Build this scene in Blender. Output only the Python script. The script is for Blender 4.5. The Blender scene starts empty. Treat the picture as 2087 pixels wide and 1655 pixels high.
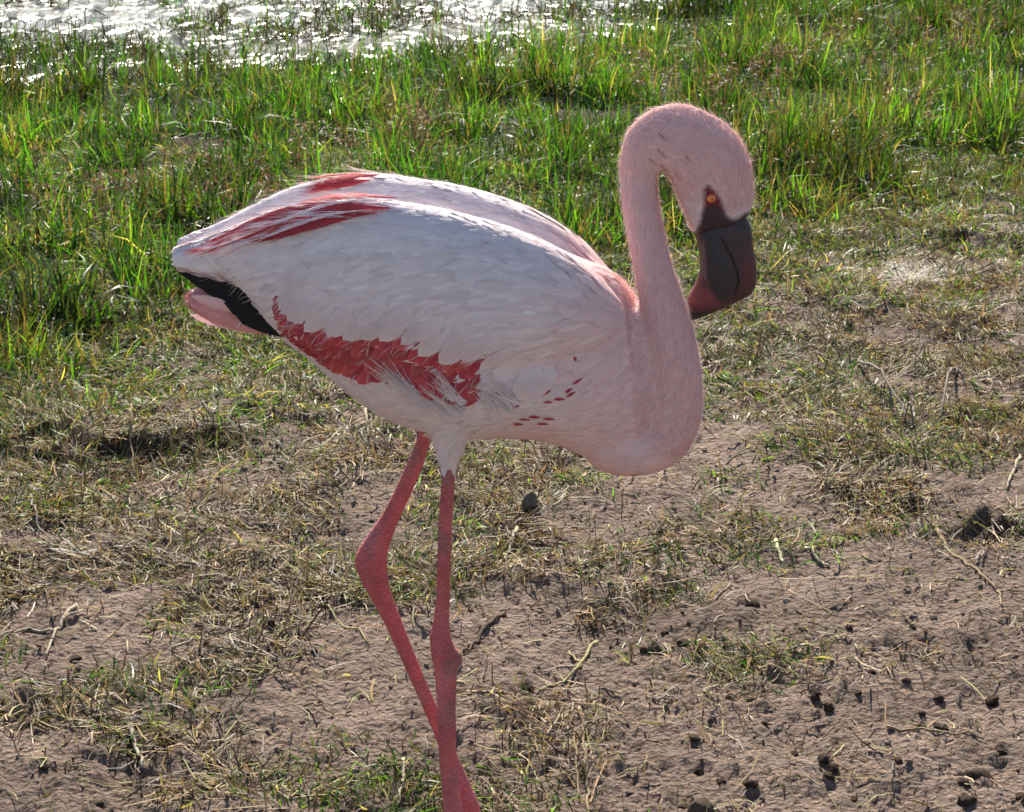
import bpy, math, random
import numpy as np
from mathutils import Vector
from mathutils.bvhtree import BVHTree

random.seed(7)
rng = np.random.default_rng(11)
scene = bpy.context.scene
col_root = scene.collection
R = math.radians

# ------------------------------------------------------------------ camera
PITCH = R(18.0)
CAM = np.array([0.0, -2.29, 1.23])
F = 4750.0                      # focal length in photograph pixels (2087 wide)
CX, CY = 1043.5, 827.5
cam_d = bpy.data.cameras.new('camera')
cam = bpy.data.objects.new('camera', cam_d)
col_root.objects.link(cam)
cam.location = CAM
cam.rotation_euler = (R(90) - PITCH, 0, 0)
cam_d.sensor_fit = 'HORIZONTAL'
cam_d.sensor_width = 36.0
cam_d.lens = F / 2087.0 * 36.0
cam_d.clip_start = 0.05
cam_d.clip_end = 3000.0
scene.camera = cam
cam_d.dof.use_dof = True
cam_d.dof.focus_distance = 2.35
cam_d.dof.aperture_fstop = 48.0

# ------------------------------------------------------------------ world, sun, exposure
SUN_EL, SUN_AZ = R(36.0), R(-4.0)          # azimuth from +Y towards +X
world = bpy.data.worlds.new('World')
scene.world = world
world.use_nodes = True
wn = world.node_tree.nodes
wn.clear()
sky = wn.new('ShaderNodeTexSky')
sky.sky_type = 'NISHITA'
sky.sun_disc = False
sky.sun_elevation = SUN_EL
sky.sun_rotation = SUN_AZ
sky.air_density = 1.0
sky.dust_density = 0.5
bg = wn.new('ShaderNodeBackground')
bg.inputs['Strength'].default_value = 0.072
wo = wn.new('ShaderNodeOutputWorld')
world.node_tree.links.new(sky.outputs[0], bg.inputs[0])
world.node_tree.links.new(bg.outputs[0], wo.inputs[0])

sun_d = bpy.data.lights.new('sun', 'SUN')
sun_d.energy = 5.0
sun_d.angle = R(0.53)
sun_d.color = (1.0, 0.92, 0.80)
sun = bpy.data.objects.new('sun', sun_d)
col_root.objects.link(sun)
sdir = Vector((math.sin(SUN_AZ) * math.cos(SUN_EL), math.cos(SUN_AZ) * math.cos(SUN_EL), math.sin(SUN_EL)))
sun.rotation_euler = sdir.to_track_quat('Z', 'Y').to_euler()
sun.location = sdir * 50

scene.view_settings.view_transform = 'Standard'
scene.view_settings.look = 'None'
scene.view_settings.gamma = 1.0
scene.view_settings.use_curve_mapping = False
scene.view_settings.exposure = 1.12
scene.cycles.use_denoising = True
scene.cycles.max_bounces = 8
scene.cycles.diffuse_bounces = 5
scene.cycles.sample_clamp_indirect = 6.0

# ------------------------------------------------------------------ pixel <-> place helpers
FWD = np.array([0, math.cos(PITCH), -math.sin(PITCH)])
UPV = np.array([0, math.sin(PITCH), math.cos(PITCH)])
RGT = np.array([1.0, 0, 0])

def ray(px, py):
    return FWD + RGT * ((px - CX) / F) + UPV * ((CY - py) / F)

def onY(px, py, Y=0.0):
    d = ray(px, py)
    return CAM + d * ((Y - CAM[1]) / d[1])

def onZ(px, py, Z=0.0):
    d = ray(px, py)
    return CAM + d * ((Z - CAM[2]) / d[2])

def proj(P):
    q = np.asarray(P, float) - CAM
    dep = q @ FWD
    dep = np.where(np.abs(dep) < 1e-3, 1e-3, dep)
    return CX + F * (q @ RGT) / dep, CY - F * (q @ UPV) / dep

# ------------------------------------------------------------------ small maths
def sstep(a, b, x):
    t = np.clip((np.asarray(x, float) - a) / (b - a), 0, 1)
    return t * t * (3 - 2 * t)

def _hash(ix, iy, seed):
    h = (ix * 374761393 + iy * 668265263 + seed * 1274126177) & 0xFFFFFFFF
    h = ((h ^ (h >> 13)) * 1274126177) & 0xFFFFFFFF
    return ((h ^ (h >> 16)) & 0xFFFFFF) / float(0xFFFFFF)

def vnoise(x, y, seed=0):
    x = np.asarray(x, float); y = np.asarray(y, float)
    ix = np.floor(x).astype(np.int64); iy = np.floor(y).astype(np.int64)
    fx = x - ix; fy = y - iy
    ux = fx * fx * fx * (fx * (fx * 6 - 15) + 10); uy = fy * fy * fy * (fy * (fy * 6 - 15) + 10)
    a = _hash(ix, iy, seed); b = _hash(ix + 1, iy, seed)
    c = _hash(ix, iy + 1, seed); d = _hash(ix + 1, iy + 1, seed)
    return (a * (1 - ux) + b * ux) * (1 - uy) + (c * (1 - ux) + d * ux) * uy - 0.5

def fbm(x, y, seed=0, octv=3, gain=0.5):
    s = 0; a = 1.0
    for k in range(octv):
        s = s + a * vnoise(np.asarray(x) * 2 ** k + k * 17.3, np.asarray(y) * 2 ** k - k * 9.1, seed + k)
        a *= gain
    return s

def inpoly(px, py, poly):
    px = np.asarray(px, float); py = np.asarray(py, float)
    ins = np.zeros(px.shape, bool)
    n = len(poly)
    for i in range(n):
        x1, y1 = poly[i]; x2, y2 = poly[(i + 1) % n]
        c = ((y1 > py) != (y2 > py)) & (px < (x2 - x1) * (py - y1) / (y2 - y1 + 1e-9) + x1)
        ins ^= c
    return ins

def segdist(px, py, pts):
    """distance to a polyline, and the interpolated third column"""
    px = np.asarray(px, float); py = np.asarray(py, float)
    best = np.full(px.shape, 1e9); val = np.zeros(px.shape)
    for a, b in zip(pts[:-1], pts[1:]):
        dx, dy = b[0] - a[0], b[1] - a[1]
        t = np.clip(((px - a[0]) * dx + (py - a[1]) * dy) / (dx * dx + dy * dy + 1e-9), 0, 1)
        d = np.hypot(px - a[0] - t * dx, py - a[1] - t * dy)
        m = d < best
        best = np.where(m, d, best)
        val = np.where(m, a[2] + (b[2] - a[2]) * t, val)
    return best, val

# ------------------------------------------------------------------ mesh helpers
def mesh_from(name, V, faces, C=None, smooth=True):
    """V (n,3); faces = list of int arrays (k,3) or (k,4); C (n,3) point colours"""
    me = bpy.data.meshes.new(name)
    V = np.asarray(V, np.float32)
    me.vertices.add(len(V))
    me.vertices.foreach_set('co', V.ravel())
    faces = [np.asarray(f, np.int32) for f in faces if len(f)]
    idx = np.concatenate([f.ravel() for f in faces])
    tot = np.concatenate([np.full(len(f), f.shape[1], np.int32) for f in faces])
    start = np.concatenate([[0], np.cumsum(tot)[:-1]]).astype(np.int32)
    me.loops.add(len(idx)); me.loops.foreach_set('vertex_index', idx)
    me.polygons.add(len(tot)); me.polygons.foreach_set('loop_start', start); me.polygons.foreach_set('loop_total', tot)
    me.polygons.foreach_set('use_smooth', np.full(len(tot), smooth, bool))
    me.update(calc_edges=True)
    if C is not None:
        set_col(me, C)
    return me

def set_col(me, C):
    C = np.asarray(C, np.float32)
    at = me.color_attributes.new('Col', 'FLOAT_COLOR', 'POINT')
    at.data.foreach_set('color', np.concatenate([C, np.ones((len(C), 1), np.float32)], 1).ravel())

def add(name, me, mat=None, parent=None, kind=None, label=None, category=None, group=None, loc=None):
    o = bpy.data.objects.new(name, me)
    col_root.objects.link(o)
    if mat is not None and me is not None and not me.materials:
        me.materials.append(mat)
    if parent is not None:
        o.parent = parent
    if loc is not None:
        o.location = loc
    for k, v in (('kind', kind), ('label', label), ('category', category), ('group', group)):
        if v:
            o[k] = v
    return o

def strips(root, az, p0, dp, L, W, col0, col1, segs=3, daz=None, roll=None, taper=1.0, rest=None):
    """N flat tapering blades. root (N,3); az heading, p0 start pitch, dp pitch change along it"""
    N = len(root)
    daz = np.zeros(N) if daz is None else daz
    roll = np.zeros(N) if roll is None else roll
    V = np.zeros((N, segs + 1, 2, 3)); C = np.zeros((N, segs + 1, 2, 3))
    P = root.copy()
    for k in range(segs + 1):
        s = k / segs
        a = az + daz * s; p = p0 + dp * s
        if k:
            step = (L / segs)[:, None]
            P = P + step * np.stack([np.cos(p) * np.cos(a), np.cos(p) * np.sin(a), np.sin(p)], 1)
        if rest is not None and k:
            P[:, 2] = np.maximum(P[:, 2], gz(P[:, 0], P[:, 1]) + rest)
        w = W * (1 - taper * s ** 1.6 * 0.97) * (0.75 + 0.5 * min(s * 2, 0.5))
        side = np.stack([-np.sin(a) * np.cos(roll), np.cos(a) * np.cos(roll), np.sin(roll)], 1)
        V[:, k, 0] = P - side * (w / 2)[:, None]
        V[:, k, 1] = P + side * (w / 2)[:, None]
        c = col0 * (1 - s) + col1 * s
        C[:, k, 0] = c; C[:, k, 1] = c
    base = np.arange(N)[:, None] * (2 * (segs + 1))
    Fq = []
    for k in range(segs):
        Fq.append(np.concatenate([base + 2 * k, base + 2 * k + 1, base + 2 * k + 3, base + 2 * k + 2], 1))
    return V.reshape(-1, 3), np.concatenate(Fq), C.reshape(-1, 3)

# ------------------------------------------------------------------ materials
def nt(mat):
    mat.use_nodes = True
    t = mat.node_tree
    t.nodes.clear()
    return t, t.nodes, t.links

def mat_leafy(name, trans=0.45, rough=0.55, tint=(1.25, 1.15, 0.7), noise=0.25, scale=60):
    m = bpy.data.materials.new(name)
    t, n, l = nt(m)
    out = n.new('ShaderNodeOutputMaterial')
    at = n.new('ShaderNodeVertexColor'); at.layer_name = 'Col'
    tc = n.new('ShaderNodeTexCoord')
    nz = n.new('ShaderNodeTexNoise'); nz.inputs['Scale'].default_value = scale
    l.new(tc.outputs['Object'], nz.inputs['Vector'])
    mr = n.new('ShaderNodeMapRange'); mr.inputs['To Min'].default_value = 1 - noise; mr.inputs['To Max'].default_value = 1 + noise
    l.new(nz.outputs[0], mr.inputs['Value'])
    mul = n.new('ShaderNodeVectorMath'); mul.operation = 'SCALE'
    l.new(at.outputs['Color'], mul.inputs[0]); l.new(mr.outputs[0], mul.inputs['Scale'])
    pb = n.new('ShaderNodeBsdfPrincipled')
    pb.inputs['Roughness'].default_value = rough
    pb.inputs['Specular IOR Level'].default_value = 0.35
    l.new(mul.outputs[0], pb.inputs['Base Color'])
    tr = n.new('ShaderNodeBsdfTranslucent')
    mt = n.new('ShaderNodeVectorMath'); mt.operation = 'MULTIPLY'; mt.inputs[1].default_value = tint
    l.new(mul.outputs[0], mt.inputs[0]); l.new(mt.outputs[0], tr.inputs['Color'])
    mx = n.new('ShaderNodeMixShader'); mx.inputs[0].default_value = trans
    l.new(pb.outputs[0], mx.inputs[1]); l.new(tr.outputs[0], mx.inputs[2])
    l.new(mx.outputs[0], out.inputs['Surface'])
    return m

def mat_vcol(name, rough=0.7, spec=0.3, bump=0.0, bscale=200, noise=0.15, nscale=40, sheen=0.0, coat=0.0):
    m = bpy.data.materials.new(name)
    t, n, l = nt(m)
    out = n.new('ShaderNodeOutputMaterial')
    at = n.new('ShaderNodeVertexColor'); at.layer_name = 'Col'
    tc = n.new('ShaderNodeTexCoord')
    nz = n.new('ShaderNodeTexNoise'); nz.inputs['Scale'].default_value = nscale; nz.inputs['Detail'].default_value = 5
    l.new(tc.outputs['Object'], nz.inputs['Vector'])
    mr = n.new('ShaderNodeMapRange'); mr.inputs['To Min'].default_value = 1 - noise; mr.inputs['To Max'].default_value = 1 + noise
    l.new(nz.outputs[0], mr.inputs['Value'])
    mul = n.new('ShaderNodeVectorMath'); mul.operation = 'SCALE'
    l.new(at.outputs['Color'], mul.inputs[0]); l.new(mr.outputs[0], mul.inputs['Scale'])
    pb = n.new('ShaderNodeBsdfPrincipled')
    pb.inputs['Roughness'].default_value = rough
    pb.inputs['Specular IOR Level'].default_value = spec
    pb.inputs['Sheen Weight'].default_value = sheen
    pb.inputs['Coat Weight'].default_value = coat
    l.new(mul.outputs[0], pb.inputs['Base Color'])
    if bump > 0:
        nb = n.new('ShaderNodeTexNoise'); nb.inputs['Scale'].default_value = bscale; nb.inputs['Detail'].default_value = 6
        l.new(tc.outputs['Object'], nb.inputs['Vector'])
        bp = n.new('ShaderNodeBump'); bp.inputs['Strength'].default_value = bump; bp.inputs['Distance'].default_value = 0.004
        l.new(nb.outputs[0], bp.inputs['Height']); l.new(bp.outputs[0], pb.inputs['Normal'])
    l.new(pb.outputs[0], out.inputs['Surface'])
    return m

M_GRASS = mat_leafy('grass_blades', 0.52, 0.45, (1.25, 1.40, 0.45))
M_STRAW = mat_leafy('dry_straw', 0.25, 0.6, (1.1, 1.0, 0.8))
M_FEATHER = mat_leafy('feathers', 0.16, 0.75, (1.05, 0.9, 0.9), noise=0.06, scale=90)
M_DOWN = mat_leafy('down', 0.30, 0.8, (1.04, 0.96, 0.95), noise=0.05, scale=90)
M_SKIN = mat_vcol('skin', 0.62, 0.35, bump=0.5, bscale=330, noise=0.22, nscale=75)
M_LEG = mat_vcol('leg_skin', 0.62, 0.35, bump=0.5, bscale=330, noise=0.22, nscale=75)
M_BILL = mat_vcol('bill_horn', 0.5, 0.4, bump=0.25, bscale=160, noise=0.2, nscale=60)
M_EYE = mat_vcol('eye_wet', 0.12, 0.6, noise=0.1, nscale=400, coat=0.5)
M_CLOD = mat_vcol('mud_clod', 0.95, 0.15, bump=0.7, bscale=420, noise=0.3, nscale=160)
M_TWIG = mat_vcol('twig_bark', 0.85, 0.2, bump=0.5, bscale=500, noise=0.3, nscale=120)

# horny scutes on the legs
t, n, l = M_LEG.node_tree, M_LEG.node_tree.nodes, M_LEG.node_tree.links
pb = [q for q in n if q.type == 'BSDF_PRINCIPLED'][0]; b0 = [q for q in n if q.type == 'BUMP'][0]; mul = [q for q in n if q.type == 'VECT_MATH'][0]
tc = [q for q in n if q.type == 'TEX_COORD'][0]
mp = n.new('ShaderNodeMapping'); mp.inputs['Scale'].default_value = (0.6, 0.6, 1.3)
vo = n.new('ShaderNodeTexVoronoi'); vo.feature = 'DISTANCE_TO_EDGE'; vo.inputs['Scale'].default_value = 190
l.new(tc.outputs['Object'], mp.inputs['Vector']); l.new(mp.outputs[0], vo.inputs['Vector'])
mr = n.new('ShaderNodeMapRange'); mr.inputs['From Max'].default_value = 0.16; mr.inputs['To Min'].default_value = 0.80; mr.inputs['To Max'].default_value = 1.04
l.new(vo.outputs['Distance'], mr.inputs['Value'])
m2 = n.new('ShaderNodeVectorMath'); m2.operation = 'SCALE'
l.new(mul.outputs[0], m2.inputs[0]); l.new(mr.outputs[0], m2.inputs['Scale']); l.new(m2.outputs[0], pb.inputs['Base Color'])
b1 = n.new('ShaderNodeBump'); b1.inputs['Strength'].default_value = 0.5; b1.inputs['Distance'].default_value = 0.003
l.new(mr.outputs[0], b1.inputs['Height']); l.new(b0.outputs[0], b1.inputs['Normal']); l.new(b1.outputs[0], pb.inputs['Normal'])

# soil: vertex colour carries the kind of soil (mud, humus, pale crust) and painted shade under straw, nodes add grain and darken the hollows
M_SOIL = bpy.data.materials.new('soil')
t, n, l = nt(M_SOIL)
out = n.new('ShaderNodeOutputMaterial')
at = n.new('ShaderNodeVertexColor'); at.layer_name = 'Col'
geo = n.new('ShaderNodeNewGeometry')
n1 = n.new('ShaderNodeTexNoise'); n1.inputs['Scale'].default_value = 95; n1.inputs['Detail'].default_value = 8; n1.inputs['Roughness'].default_value = 0.7
n2 = n.new('ShaderNodeTexNoise'); n2.inputs['Scale'].default_value = 210; n2.inputs['Detail'].default_value = 5
vo = n.new('ShaderNodeTexVoronoi'); vo.inputs['Scale'].default_value = 130
smap = n.new('ShaderNodeMapping'); smap.inputs['Scale'].default_value = (0.8, 1.05, 1.0)   # crusts run along the shore
l.new(geo.outputs['Position'], smap.inputs['Vector'])
for q in (n1, n2, vo):
    l.new(smap.outputs[0], q.inputs['Vector'])
mr = n.new('ShaderNodeMapRange'); mr.inputs['From Min'].default_value = 0.25; mr.inputs['From Max'].default_value = 0.75
mr.inputs['To Min'].default_value = 0.50; mr.inputs['To Max'].default_value = 1.40  # low spots of the bump noise go darker: cavity shade put into the colour
l.new(n1.outputs[0], mr.inputs['Value'])
mul = n.new('ShaderNodeVectorMath'); mul.operation = 'SCALE'
l.new(at.outputs['Color'], mul.inputs[0]); l.new(mr.outputs[0], mul.inputs['Scale'])
pb = n.new('ShaderNodeBsdfPrincipled'); pb.inputs['Roughness'].default_value = 0.92; pb.inputs['Specular IOR Level'].default_value = 0.2
l.new(mul.outputs[0], pb.inputs['Base Color'])
m1 = n.new('ShaderNodeMath'); m1.operation = 'ADD'
l.new(n2.outputs[0], m1.inputs[0]); l.new(vo.outputs['Distance'], m1.inputs[1])
m2 = n.new('ShaderNodeMath'); m2.operation = 'MULTIPLY_ADD'; m2.inputs[1].default_value = 1.5
l.new(n1.outputs[0], m2.inputs[0]); l.new(m1.outputs[0], m2.inputs[2])
bp = n.new('ShaderNodeBump'); bp.inputs['Strength'].default_value = 1.0; bp.inputs['Distance'].default_value = 0.0110
l.new(m2.outputs[0], bp.inputs['Height']); l.new(bp.outputs[0], pb.inputs['Normal'])
l.new(pb.outputs[0], out.inputs['Surface'])

# water: dark pond, wind ripples
M_WATER = bpy.data.materials.new('pond_water')
t, n, l = nt(M_WATER)
out = n.new('ShaderNodeOutputMaterial')
geo = n.new('ShaderNodeNewGeometry')
pb = n.new('ShaderNodeBsdfPrincipled')
pb.inputs['Base Color'].default_value = (0.05, 0.05, 0.04, 1)
pb.inputs['Roughness'].default_value = 0.27
pb.inputs['IOR'].default_value = 1.33
na = n.new('ShaderNodeTexNoise'); na.inputs['Scale'].default_value = 12; na.inputs['Detail'].default_value = 1
nb = n.new('ShaderNodeTexNoise'); nb.inputs['Scale'].default_value = 3; nb.inputs['Detail'].default_value = 2
for q in (na, nb):
    wm = n.new('ShaderNodeMapping'); wm.inputs['Scale'].default_value = (0.9, 0.55, 1.0)
    l.new(geo.outputs['Position'], wm.inputs['Vector']); l.new(wm.outputs[0], q.inputs['Vector'])
ms = n.new('ShaderNodeMath'); ms.operation = 'MULTIPLY_ADD'; ms.inputs[1].default_value = 0.9
l.new(nb.outputs[0], ms.inputs[0]); l.new(na.outputs[0], ms.inputs[2])
bp = n.new('ShaderNodeBump'); bp.inputs['Strength'].default_value = 1.0; bp.inputs['Distance'].default_value = 0.055
l.new(ms.outputs[0], bp.inputs['Height']); l.new(bp.outputs[0], pb.inputs['Normal'])
l.new(pb.outputs[0], out.inputs['Surface'])

# ------------------------------------------------------------------ the ground
WATER_Z = -0.035
shore_px = [(-1500, 150), (-400, 135), (0, 120), (400, 108), (700, 108), (1000, 90), (1200, 58), (1380, 10), (1500, -40), (1800, -110), (2400, -150)]
shore = np.array([onZ(a, b)[:2] for a, b in shore_px])
shore = np.concatenate([[[-60, shore[0, 1]]], shore, [[shore[-1, 0] + 40, shore[-1, 1] + 25]]])

def shore_w(x, y):          # > 0 on the pond's side
    return y - np.interp(x, shore[:, 0], shore[:, 1])

scarps = []                 # little eroded steps whose face looks towards -Y
for px, py, w, hgt, back in [(250, 945, 0.17, 0.026, 0.30), (70, 925, 0.12, 0.020, 0.3), (400, 925, 0.1, 0.016, .2), (1345, 1190, 0.035, 0.012, 0.08),
                             (1990, 1100, 0.06, 0.018, 0.15), (1945, 490, 0.09, 0.022, 0.2), (560, 1250, 0.08, 0.010, 0.12), (180, 1590, 0.09, 0.010, 0.10),
                             (540, 850, 0.10, 0.014, 0.22), (1500, 690, 0.1, 0.012, 0.2), (1750, 640, 0.12, 0.012, 0.2)]:
    p = onZ(px, py)
    scarps.append((p[0], p[1], w, hgt, back))

def height(x, y):
    x = np.asarray(x, float); y = np.asarray(y, float)
    h = 0.022 * fbm(x * 1.7, y * 1.7, 3, 2) + 0.014 * fbm(x * 7, y * 7, 9, 3)
    for (sx, sy, w, hg, bk) in scarps:
        d = y - sy - 0.13 * fbm(x * 9, y * 5 + sx * 9, 21, 4, .6)
        f = sstep(-0.008, 0.022, d) * np.exp(-(np.maximum(d, 0) / bk) ** 2) * np.exp(-((x - sx + 0.05 * fbm(y * 20, x * 3, 23, 2)) / w) ** 2)
        h = h + hg * f
    w = shore_w(x, y)
    k = sstep(-1.9, -0.9, w)
    wet = WATER_Z + 0.008 + 0.034 * fbm(x * 6, y * 6, 31, 3) - 0.02 * sstep(-0.8, 0.0, w)
    h = h * (1 - k) + wet * k
    h = h - 0.5 * sstep(-0.05, 3.0, w)
    return h

def fine(x, y):             # clods and crumbs
    wx = x + .02 * fbm(x * 12, y * 12, 43, 2); wy = y + .03 * fbm(x * 9, y * 9, 47, 2)
    a = np.abs(fbm(wx * 33, wy * 40, 41, 3, 0.65))
    b = fbm(wx * 85, wy * 100, 51, 2, 0.6)
    c = fbm(x * 16, y * 16, 61, 2)
    return 0.0110 * (a - 0.2) + 0.0060 * b + 0.009 * c

green_edge_x = [-3000, 0, 150, 330, 500, 900, 1400, 1550, 1750, 2087, 5000]
green_edge_y = [940, 885, 830, 755, 720, 670, 600, 540, 480, 425, 250]
def green_depth(px, py):    # > 0 inside the green bank (in photo pixels)
    return np.interp(px, green_edge_x, green_edge_y) - py

turf = [(820, 1600, 330, 75, .9), (330, 1415, 230, 70, .8), (300, 1060, 260, 60, .6), (1800, 925, 260, 60, .8), (1500, 1110, 260, 80, .55),
        (800, 1190, 120, 60, .6), (1620, 790, 420, 90, .45), (600, 960, 500, 90, .4), (1560, 1360, 180, 35, .55), (260, 760, 300, 70, .5), (1250, 900, 300, 60, .4),
        (-400, 1200, 500, 200, .6), (2500, 900, 400, 150, .6), (180, 1190, 200, 40, .4), (950, 1090, 160, 60, .45)]
def turf_amount(px, py):
    s = np.zeros(np.shape(px))
    for (a, b, sx, sy, k) in turf:
        s = np.maximum(s, k * np.exp(-((px - a) / sx) ** 2 - ((py - b) / sy) ** 2))
    return s
litter = [(500, 830, 600, 130, .9), (300, 1100, 500, 180, .6), (1300, 1000, 700, 160, .7), (250, 1430, 420, 140, .55), (1750, 720, 500, 150, .6), (1180, 1500, 110, 150, .5),
          (1550, 1380, 330, 60, .35), (700, 1580, 450, 110, .45)]
def litter_amount(px, py):
    s = np.zeros(np.shape(px)) + 0.06
    for (a, b, sx, sy, k) in litter:
        s = np.maximum(s, k * np.exp(-((px - a) / sx) ** 2 - ((py - b) / sy) ** 2))
    return s

def ground_mesh():
    ys = []
    y = -0.9
    while y < 9.5:
        d = y - CAM[1]
        ys.append(y)
        y += 2.6 * (d * d + CAM[2] ** 2) / (CAM[2] * F / 2.038)
    ys = np.concatenate([[-14, -8, -5, -3.5, -2.5, -1.9, -1.5, -1.2, -1.0], ys, [y * 1.1 ** k for k in range(0, 50)]])
    ins = np.linspace(-0.25, 0.25, 340)
    o1 = 0.25 + np.cumsum(np.linspace(0.0015, 0.02, 32))
    o2 = o1[-1] * 1.35 ** np.arange(1, 9)
    us = np.concatenate([-o2[::-1], -o1[::-1], ins, o1, o2])
    sc = np.maximum(ys - CAM[1], 1.1)
    X = us[None, :] * sc[:, None]; Y = np.repeat(ys[:, None], len(us), 1)
    Z = height(X, Y)
    px, py = proj(np.stack([X, Y, np.zeros_like(X)], -1))
    px = np.where(Y < -1.5, 1500, px); py = np.where(Y < -1.5, 2500, py)
    w = shore_w(X, Y)
    fn = fine(X, Y)
    Z = Z + fn * (1 - 0.8 * sstep(-0.6, 0, w))
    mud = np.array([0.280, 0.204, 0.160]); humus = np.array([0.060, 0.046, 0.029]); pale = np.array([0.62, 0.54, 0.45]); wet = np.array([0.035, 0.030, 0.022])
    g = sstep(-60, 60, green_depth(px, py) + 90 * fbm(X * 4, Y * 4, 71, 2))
    tf = np.clip(turf_amount(px, py) * 1.0 + 0.35 * fbm(X * 9, Y * 9, 73, 3), 0, 1)
    C = mud[None, None] * (1 + 0.5 * fbm(X * 11, Y * 11, 81, 3)[..., None])
    C = C * (1 - 0.45 * tf[..., None]) + humus * (0.45 * tf[..., None])
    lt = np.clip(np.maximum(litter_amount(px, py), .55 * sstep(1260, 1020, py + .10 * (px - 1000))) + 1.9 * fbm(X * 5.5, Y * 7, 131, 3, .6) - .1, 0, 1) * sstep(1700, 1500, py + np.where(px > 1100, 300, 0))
    C = C * (1 - .75 * lt[..., None]) + np.array([.070, .046, .033]) * (.75 * lt[..., None])  # under straw: dark humus plus shade between stems, painted into the colour
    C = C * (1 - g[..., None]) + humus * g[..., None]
    pp = np.exp(-((px - 1830) / 110) ** 2 - ((py - 558) / 30) ** 2) * 2.0 + 0.8 * np.exp(-((px - 440) / 50) ** 2 - ((py - 962) / 14) ** 2)
    pp = np.clip(pp + 0.9 * fbm(X * 24, Y * 24, 91, 3) - 0.35, 0, 1) * (pp > 0.08)
    C = C * (1 - pp[..., None]) + pale * pp[..., None]
    ww = sstep(-1.1, -0.3, w)
    C = C * (1 - ww[..., None]) + wet * ww[..., None]
    C = np.clip(C, 0.01, 0.9)
    nr, nc = X.shape
    i = np.arange(nr * nc).reshape(nr, nc)
    q = np.stack([i[:-1, :-1].ravel(), i[:-1, 1:].ravel(), i[1:, 1:].ravel(), i[1:, :-1].ravel()], 1)
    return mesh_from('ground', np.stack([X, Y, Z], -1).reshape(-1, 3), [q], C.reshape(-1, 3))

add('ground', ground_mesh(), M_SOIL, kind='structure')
wv = np.array([[-250, 3.2, WATER_Z], [250, 3.2, WATER_Z], [250, 380, WATER_Z], [-250, 380, WATER_Z]])
add('pond_water', mesh_from('pond_water', wv, [np.array([[0, 1, 2, 3]])]), M_WATER, kind='structure')

def gz(x, y):
    return height(x, y) + fine(x, y) * (1 - 0.8 * sstep(-0.6, 0, shore_w(x, y)))

def scatter(n, y0, y1, u=0.36):
    """random ground points in a wedge in front of the camera, even per square metre"""
    d0, d1 = y0 - CAM[1], y1 - CAM[1]
    d = np.sqrt(rng.uniform(d0 * d0, d1 * d1, n))
    x = rng.uniform(-u, u, n) * d
    y = d + CAM[1]
    px, py = proj(np.stack([x, y, np.zeros(n)], 1))
    return x, y, px, py

def scatter_wide(n_in, n_out, y0, y1, u=0.262, u2=0.52):
    a = scatter(n_in, y0, y1, u)
    b = scatter(n_out * 2, y0, y1, u2)
    k = np.abs(b[0]) > u * (b[1] - CAM[1])
    return tuple(np.concatenate([p, q[k]]) for p, q in zip(a, b))
def side_k(x, y, u=0.262):      # 1 in the outer, more thinly sown strips
    return (np.abs(x) > u * (y - CAM[1])).astype(float)

def mixcol(n, table):
    """table: (weight, rgb); jittered colour for each of n"""
    w = np.array([a for a, _ in table], float); w /= w.sum()
    cs = np.array([c for _, c in table])
    c = cs[rng.choice(len(w), n, p=w)]
    return np.clip(c * rng.uniform(0.75, 1.28, (n, 1)) * rng.uniform(0.92, 1.08, (n, 3)), 0.005, 0.9)

G_DEEP, G_MID, G_YEL, G_OLV, G_DRY, G_BRN = (0.017, 0.046, 0.012), (0.062, 0.160, 0.016), (0.140, 0.245, 0.024), (0.092, 0.105, 0.034), (0.40, 0.31, 0.15), (0.16, 0.10, 0.055)

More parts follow.
